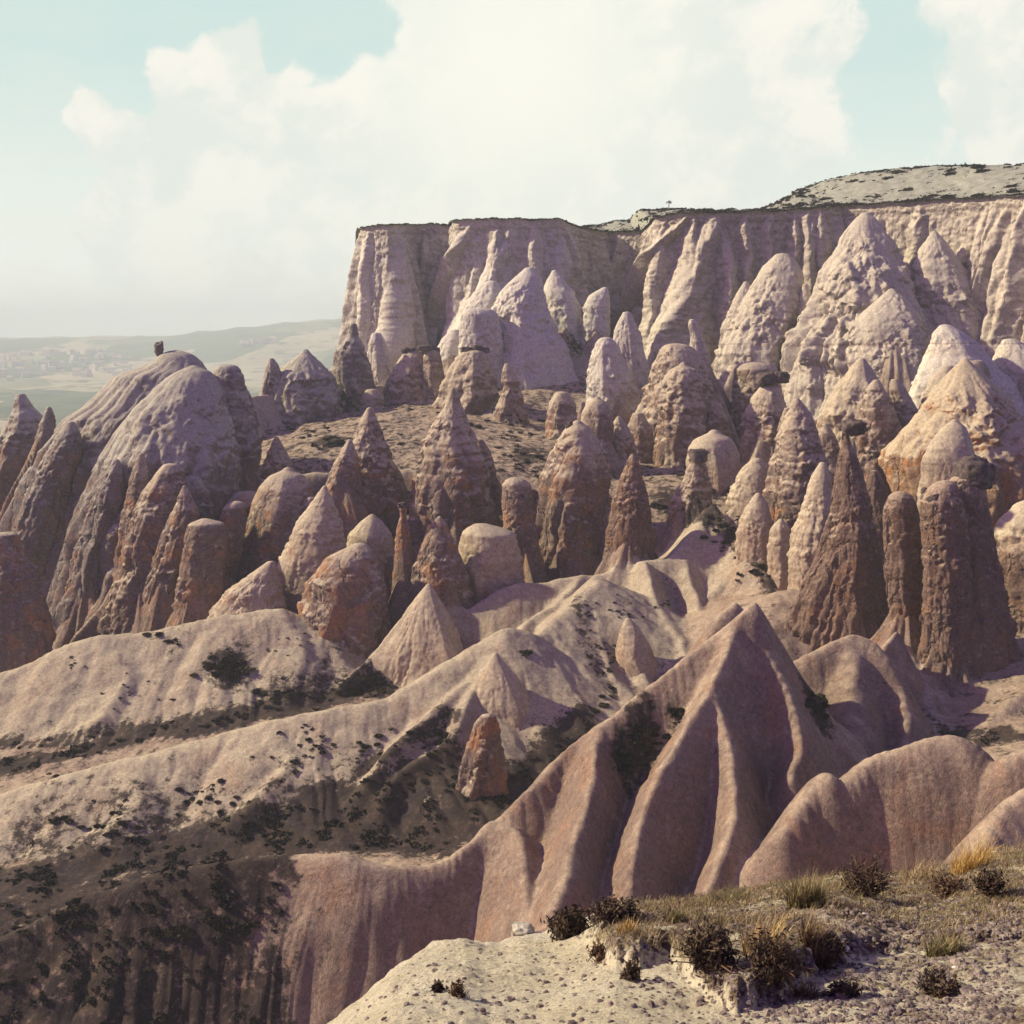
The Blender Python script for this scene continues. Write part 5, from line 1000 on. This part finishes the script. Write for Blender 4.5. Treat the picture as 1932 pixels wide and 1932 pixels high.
# note: rays of equal u are straight lines in plan only to first order; x is taken at each depth
LZ = ledge_z(LY, cD[None], ck0[:, 2][None]) + (ck[:, 2] - ck0[:, 2])[None] * sstep(LY / cD[None], .93, 1.0)
def vof(x, y, z):
    dz = z - CZ; f_ = y * cos(PITCH) - dz * sin(PITCH); up_ = y * sin(PITCH) + dz * cos(PITCH)
    return 966 - up_ / f_ * FU
bl_u = [-300, 1090, 1130, 1180, 1230, 1290, 1330, 1380, 1430, 1500, 1560, 1600, 1680, 1760, 1850, 1932, 2400]
bl_v = [1640, 1740, 1790, 1812, 1818, 1800, 1842, 1880, 1905, 1885, 1845, 1818, 1795, 1780, 1775, 1770, 1760]
bv = np.interp(ua, bl_u, bl_v) + fbm(ua / 30, 3, 1, 4) * 14
V0 = vof(LX, LY, LZ)
inside = sstep(bv[None] - V0, -14, 10)                              # 1 above the bank line
on = sstep(ua, 1080, 1160)[None] * (LY <= cD[None] + .2)
fade = np.clip((V0 - cv[None]) / 70, 0, 1)
LZ = LZ + .20 * inside * on * fade * (1 - .75 * sstep(ua, 1560, 1800))[None]
veg = np.clip(sstep(bv[None] + 6 - V0, -8, 10) * sstep(ua, 1060, 1200)[None] * .85 + sstep(ua, 1500, 1800)[None] * .55 + 0 * V0, 0, 1)
veg = veg * (.55 + .6 * sstep(fbm(LX / .8, LY / .8, 2, 4), -.3, .2))
env = np.clip(LY / 8, .3, 1) * 1.0
LZ = LZ + (fbm(LX / .9, LY / .9, 0, 5, .55) * .13 + fbm(LX / .16, LY / .16, 6, 4, .6) * (.028 + .03 * veg)) * env
face = inside * (1 - inside) * 4
LZ = LZ + face * on * fbm(LX / .12, LY / .12, 3, 3) * .12
o = mesh_obj('ledge', np.stack([LX, LY, LZ], -1).reshape(-1, 3), grid_faces(len(S_), nc_)[:, ::-1], M['ledge'], attrs={'veg': veg}); tag(o, 'cream soil ledge with a low bank and dry grass at the bottom of the view', kind='structure')
def lz(x, y):
    u = 966 + x / y * FU; i = int(np.clip((u + 300) / 2700 * (nc_ - 1), 0, nc_ - 1))
    j = int(np.argmin(np.abs(LY[:, i] - y))); return float(LZ[j, i])
VV = vof(LX, LY, LZ)
def lhit(u, v):
    i = int(np.clip((u + 300) / 2700 * (nc_ - 1), 0, nc_ - 1))
    vis = np.minimum.accumulate(VV[:, i]); j = int(np.argmax(VV[:, i] <= v)) if (VV[:, i] <= v).any() else int(np.argmin(VV[:430, i]))
    return np.array([LX[j, i], LY[j, i], LZ[j, i]])

def leafmat(name, a, b):
    m = bpy.data.materials.new(name); m.use_nodes = True
    t = NT(m.node_tree); bs = m.node_tree.nodes['Principled BSDF']
    pos = t.n('ShaderNodeNewGeometry').outputs['Position']
    t.l.new(t.mix(t.rng(t.noise(pos, 9, 4, .7), .35, .65), a, b), bs.inputs['Base Color']); bs.inputs['Roughness'].default_value = .8
    bs.inputs['Specular IOR Level'].default_value = .2
    return m
M['straw'] = leafmat('dry_straw', (0.28, 0.20, 0.10), (0.52, 0.41, 0.24))
M['green'] = leafmat('dull_green_grass', (0.11, 0.10, 0.045), (0.22, 0.19, 0.09))
M['brown'] = leafmat('brown_twigs', (0.085, 0.050, 0.040), (0.19, 0.12, 0.075))
M['dark'] = leafmat('dark_leaves', (0.038, 0.028, 0.026), (0.12, 0.088, 0.060))
M['gold'] = leafmat('golden_grass', (0.46, 0.28, 0.08), (0.62, 0.44, 0.17))
def blades(bx, by, bz, hgt, wid, spread, seed):
    """bx.. arrays of blade feet; returns bent three-segment blades"""
    r = rs(seed); n = len(bx); a = r.uniform(0, 2 * pi, n); ln = spread * r.uniform(.2, 1, n) * hgt
    hgt = hgt * r.uniform(.5, 1.15, n); wx_, wy_ = -np.sin(a) * wid / 2, np.cos(a) * wid / 2
    ts = [0, .4, .75, 1]; vv = []
    for t_ in ts:
        cx_ = bx + np.cos(a) * ln * t_ ** 1.8; cy_ = by + np.sin(a) * ln * t_ ** 1.8; cz_ = bz + hgt * (t_ - .12 * t_ ** 3)
        ww = (1 - t_) ** .7
        vv.append(np.stack([cx_ - wx_ * ww, cy_ - wy_ * ww, cz_], -1)); vv.append(np.stack([cx_ + wx_ * ww, cy_ + wy_ * ww, cz_], -1))
    v = np.stack(vv, 1).reshape(-1, 3); b = (np.arange(n) * 8)[:, None]
    f = np.concatenate([b + np.array([[0, 1, 3, 2]]), b + np.array([[2, 3, 5, 4]]), b + np.array([[4, 5, 7, 6]])])
    return v, f
def plant(name, label, cat, u, v, wu, hu, stem='brown', leaf='dark', ns=90, nl=900, kind='shrub', seed=0, group=None, ls=.012, dz=0):
    q = lhit(u, v); sc_ = q[1] / FU / .93; W = wu * sc_ / 2; Hh = hu * sc_
    root = bpy.data.objects.new(name, None); link(root); root.location = (q[0], q[1], q[2] + dz); root.empty_display_size = .1
    tag(root, label, cat, group); r = rs(seed + 400)
    if kind == 'grass':
        n = ns; a = r.uniform(0, 2 * pi, n); rad = W * .55 * np.sqrt(r.uniform(0, 1, n))
        bx, by = rad * np.cos(a), rad * np.sin(a) * .8
        bz = np.array([lz(x + q[0], y + q[1]) for x, y in zip(bx, by)]) - q[2] - .02
        v1, f1 = blades(bx, by, bz, Hh * r.uniform(.6, 1.2, n), .009, W / max(Hh, .01) * .8, seed)
        mesh_obj('blades', v1, f1, M[leaf], root, smooth=False)
        k_ = max(6, n // 6)
        v1, f1 = blades(bx[:k_], by[:k_], bz[:k_], Hh * 1.35, .006, W / max(Hh, .01) * .6, seed + 5)
        mesh_obj('seed_stalks', v1, f1, M[stem], root, smooth=False)
        return root
    # twigs radiating from the foot, forked once, with small leaves along them
    n = ns; a = r.uniform(0, 2 * pi, n); el = r.uniform(.15, 1.0, n) ** .7
    ex, ey, ez = np.cos(a) * W * np.sqrt(1 - el * el * .8) * r.uniform(.5, 1, n), np.sin(a) * W * .8 * np.sqrt(1 - el * el * .8) * r.uniform(.5, 1, n), Hh * el * r.uniform(.6, 1.05, n)
    vs_, fs_, of = [], [], 0; nodes = []
    for k in range(n):
        e = np.array([ex[k], ey[k], ez[k]]); prev = np.array([ex[k] * .12, ey[k] * .12, -.03])
        segs = 4; wdt = .010
        bend = r.normal(size=3) * W * .10
        pts = [prev + (e - prev) * t_ + bend * sin(pi * t_) for t_ in np.linspace(0, 1, segs + 1)]
        br = pts[2] + (r.normal(size=3) * .35 * W) * [1, 1, .6] + [0, 0, Hh * .12]
        for pl_ in (pts, [pts[2], br]):
            for i in range(len(pl_) - 1):
                p0, p1 = pl_[i], pl_[i + 1]; w0 = wdt * (1 - i / 6); sd_ = np.cross(p1 - p0, r.normal(size=3)); sd_ = sd_ / (np.linalg.norm(sd_) + 1e-9) * w0 / 2
                vs_.append(np.array([p0 - sd_, p0 + sd_, p1 + sd_ * .7, p1 - sd_ * .7])); fs_.append(np.array([[0, 1, 2, 3]]) + of); of += 4
        nodes += pts[2:] + [br]
    mesh_obj('stems', np.concatenate(vs_), np.concatenate(fs_), M[stem], root, smooth=False)
    if nl:
        nd = np.array(nodes)[r.randint(0, len(nodes), nl)] + r.normal(size=(nl, 3)) * W * .07
        nd[:, 2] = np.maximum(nd[:, 2], -.04)
        a_ = r.normal(size=(nl, 3)); a_ /= np.linalg.norm(a_, axis=1)[:, None]; b_ = np.cross(a_, r.normal(size=(nl, 3))); b_ /= np.linalg.norm(b_, axis=1)[:, None]
        s = ls * r.uniform(.6, 1.6, nl)[:, None]
        vv = np.stack([nd - a_ * s * 1.6, nd - b_ * s * .6, nd + a_ * s * 1.6, nd + b_ * s * .6], 1).reshape(-1, 3)
        mesh_obj('leaves', vv, np.arange(4 * nl).reshape(-1, 4), M[leaf], root, smooth=False)
    return root
plant('shrub','dense dark dome-shaped shrub on the ledge rim beside the grey rock','shrub',1084,1768,92,58,'brown','dark',120,2600,seed=1,ls=.016)
plant('shrub','low dark trailing shrub on the rim right of the dense dome shrub','shrub',1175,1732,110,34,'brown','dark',90,1500,seed=2,ls=.014)
plant('shrub','spiky reddish-dark twiggy shrub standing highest on the ledge','shrub',1680,1690,120,88,'brown','dark',150,1100,seed=3,ls=.010)
plant('grass_tussock','large green tussock with pale stalks left of the spiky shrub','grass',1565,1712,120,62,'straw','green',900,kind='grass',seed=4)
plant('grass_tussock','flat green grass patch on the rim above the dark brown shrub','grass',1420,1700,120,22,'straw','green',600,kind='grass',seed=5)
plant('shrub','dark brown shrub hanging over the pale bank in the middle','shrub',1375,1825,120,88,'brown','dark',170,1900,seed=6,ls=.012)
plant('shrub','broad brown shrub with a dark heart right of the bank shrub','shrub',1500,1850,120,105,'brown','dark',210,1500,seed=7,ls=.011)
plant('grass_tussock','orange-brown dry tussock growing out of the broad brown shrub','grass',1480,1800,130,70,'gold','straw',420,kind='grass',seed=8)
plant('grass_tussock','brown tussock right of the broad brown shrub','grass',1588,1805,110,62,'straw','brown',520,kind='grass',seed=9)
plant('shrub','small dark shrub beside the brown tussock','shrub',1610,1800,80,40,'brown','dark',90,700,seed=10)
plant('shrub','small tuft hanging on the cream slope under the bank','shrub',1212,1850,44,46,'brown','dark',70,350,seed=11)
plant('shrub','low reddish plant lying on the cream slope','shrub',1150,1806,56,26,'brown','brown',60,420,seed=12)
plant('shrub','little dark rosette on the open cream slope','shrub',815,1872,26,26,'dark','dark',50,260,seed=13)
plant('shrub','sprawling dry twigs right of the dark rosette','shrub',855,1880,52,34,'brown','brown',45,90,seed=14)
plant('shrub','brown low shrub on the upper right of the ledge','shrub',1850,1690,86,44,'brown','brown',110,700,seed=15)
plant('shrub','dark shrub cut by the right picture edge','shrub',1932,1690,70,60,'brown','dark',100,800,seed=16)
plant('grass_tussock','tall golden grass at the right end of the ledge rim','grass',1893,1640,130,62,'gold','gold',420,kind='grass',seed=17)
plant('grass_tussock','thin tall straw stalks right of the spiky shrub','grass',1792,1660,110,52,'straw','straw',140,kind='grass',seed=18)
plant('grass_tussock','grey-green tuft on the rim left of the flat grass patch','grass',1300,1740,70,30,'straw','green',300,kind='grass',seed=19)
plant('grass_tussock','yellow-orange tuft between the dome shrub and the green tuft','grass',1200,1762,60,26,'gold','gold',240,kind='grass',seed=20)
plant('grass_tussock','green weeds in the gravel near the right edge','grass',1850,1800,120,40,'straw','green',420,kind='grass',seed=21)
plant('shrub','sparse dark plant low in the gravel at the bottom right','shrub',1850,1880,110,50,'brown','dark',80,500,seed=22)
plant('shrub','small dark plant at the bottom near the gravel edge','shrub',1650,1880,80,30,'brown','dark',60,420,seed=23)
plant('grass_tussock','scraggly straw tuft beside the gravel track','grass',1570,1880,90,40,'straw','brown',160,kind='grass',seed=24)
# dry grass everywhere on the terrace: one object
n = 20000; uu = r_.uniform(1060, 2000, n); ii = np.clip((uu + 300) / 2700 * (nc_ - 1), 0, nc_ - 1).astype(int); jj = r_.randint(150, 428, n)
ok = (veg[jj, ii] > r_.uniform(.3, .9, n)) & (fbm(LX[jj, ii] / .5, LY[jj, ii] / .5, 9, 3) > r_.uniform(-.2, .35, n))
jj, ii = jj[ok], ii[ok]
for nm, mt, sl in (('dry_grass', 'straw', 0), ('dry_grass', 'green', 1), ('dry_grass', 'brown', 2)):
    J, I = jj[sl::3], ii[sl::3]; J = np.repeat(J, 4); I = np.repeat(I, 4)
    bx = LX[J, I] + r_.normal(size=len(J)) * .03; by = LY[J, I] + r_.normal(size=len(J)) * .03
    v1, f1 = blades(bx, by, LZ[J, I] - .01, np.full(len(J), .085), .006, 1.1, 60 + sl)
    o = mesh_obj(nm, v1, f1, M[mt], smooth=False); tag(o, ['short straw grass scattered over the ledge', 'short green grass scattered over the ledge', 'short brown grass and twigs scattered over the ledge'][sl], kind='stuff')
# gravel: one object; the larger stones are things
def stone_mesh(seed):
    r = rs(seed); nt, nz = 9, 6
    th = np.linspace(0, 2 * pi, nt, endpoint=False)[None]; ph = np.linspace(.05, pi - .05, nz)[:, None]
    d = np.stack([np.sin(ph) * np.cos(th), np.sin(ph) * np.sin(th), np.cos(ph) + 0 * th], -1).reshape(-1, 3)
    n_ = 1 + .55 * perlin(d[:, 0] * 1.3 + seed, d[:, 1] * 1.3, d[:, 2] * 1.3)
    return d * n_[:, None] * [1, .8, .6], grid_faces(nz, nt, True)
ST = [stone_mesh(k) for k in range(8)]
vs, fs, off = [], [], 0
for k in range(3600):
    u = 2000 - abs(r_.normal()) * 380 if k % 5 else r_.uniform(650, 1950); v = r_.uniform(1700, 1960)
    i = int(np.clip((u + 300) / 2700 * (nc_ - 1), 0, nc_ - 1)); 
    if v < cv[i] + 14: continue
    q = lhit(u, v); v_, f_ = ST[k % 8]; s = .012 + .022 * r_.uniform() ** 3
    a = r_.uniform(0, 6.28); R2 = np.array([[cos(a), -sin(a), 0], [sin(a), cos(a), 0], [0, 0, 1]])
    vs.append(v_ @ R2.T * s + q); fs.append(f_ + off); off += len(v_)
M['stone'] = plain_mat('grey_stone', (0.10, 0.075, 0.085), (0.42, 0.35, 0.30), 9, .5)
M['whitestone'] = plain_mat('white_stone', (0.7, 0.68, 0.62), (0.85, 0.82, 0.75), 20, .2)
o = mesh_obj('gravel', np.concatenate(vs), np.concatenate(fs), M['stone'], smooth=False); tag(o, 'fine grey-purple gravel strewn over the right of the ledge', kind='stuff')
sm_ = [quick_mesh('stone', *ST[k], M['stone']) for k in range(8)]; wm_ = quick_mesh('stone', *ST[3], M['whitestone'])
for k in range(46):
    u, v = rr.uniform(1500, 1932), rr.uniform(1800, 1930)
    q = lhit(u, v); s = rr.uniform(.03, .06)
    o = bpy.data.objects.new('stone', sm_[k % 8]); link(o); o.location = q; o.scale = (s, s, s); o.rotation_euler = (rr.uniform(-.4, .4), 0, rr.uniform(0, 6))
    tag(o, 'fist-sized dark stone in the gravel at the bottom right', 'stone', 'dark stones in the gravel')
for k, (u, v) in enumerate([(1685,1725),(1585,1708),(1858,1860),(1875,1826),(1650,1790)]):
    q = lhit(u, v); o = bpy.data.objects.new('stone', wm_); link(o); o.location = q; s = .020 + .006 * (k % 3); o.scale = (s * 1.4, s, s); o.rotation_euler = (0, 0, k)
    tag(o, 'small bright white stone lying on the brown ledge soil', 'stone', 'white stones on the ledge')
# a thin survey pole and a tiny tree on the skyline
q = P(1820, 322, 248)
th = np.linspace(0, 2 * pi, 8, endpoint=False)
pv_ = np.concatenate([np.stack([np.cos(th) * w_, np.sin(th) * w_, np.full(8, z_)], -1) for z_, w_ in ((-4, .09), (1.2, .08), (1.25, .16), (1.7, .16), (1.75, .05))])
o = mesh_obj('marker_post', pv_ + q, grid_faces(5, 8, True), M['capstone']); tag(o, 'thin upright post on the skyline of the scrubby hill', 'post')
root = bpy.data.objects.new('small_tree', None); link(root); root.location = P(1262, 388, 262); tag(root, 'tiny lone tree on the flat plateau skyline', 'tree')
mesh_obj('trunk', np.concatenate([np.stack([np.cos(th) * w_, np.sin(th) * w_, np.full(8, z_)], -1) for z_, w_ in ((-1.5, .10), (.4, .08), (1.1, .04))]), grid_faces(3, 8, True), M['brown'], root)
v_, f_ = leafball(70, 5, 1.2, .2); mesh_obj('crown', v_ * .55 + [0, 0, .5], f_, M['bush'], root, smooth=False)
# ------------------------------------------------------------------ haze
m = bpy.data.materials.new('haze'); m.use_nodes = True; nt_ = m.node_tree; nt_.nodes.clear()
pv = nt_.nodes.new('ShaderNodeVolumePrincipled'); pv.inputs['Density'].default_value = HAZE
pv.inputs['Color'].default_value = (0.80, 0.94, 1.0, 1); pv.inputs['Anisotropy'].default_value = 0.0
out = nt_.nodes.new('ShaderNodeOutputMaterial'); nt_.links.new(pv.outputs[0], out.inputs['Volume'])
x0, x1, y0, y1, z0, z1 = -6300, 6300, -60, 4800, -180, 205
v = [(x, y_, z) for x in (x0, x1) for y_ in (y0, y1) for z in (z0, z1)]
f = [(0, 1, 3, 2), (4, 6, 7, 5), (0, 4, 5, 1), (2, 3, 7, 6), (0, 2, 6, 4), (1, 5, 7, 3)]
me = bpy.data.meshes.new('haze'); me.from_pydata(v, [], f); me.materials.append(m)
hz_o = link(bpy.data.objects.new('haze', me)); tag(hz_o, 'thin pale haze over the valley and plain', kind='stuff')
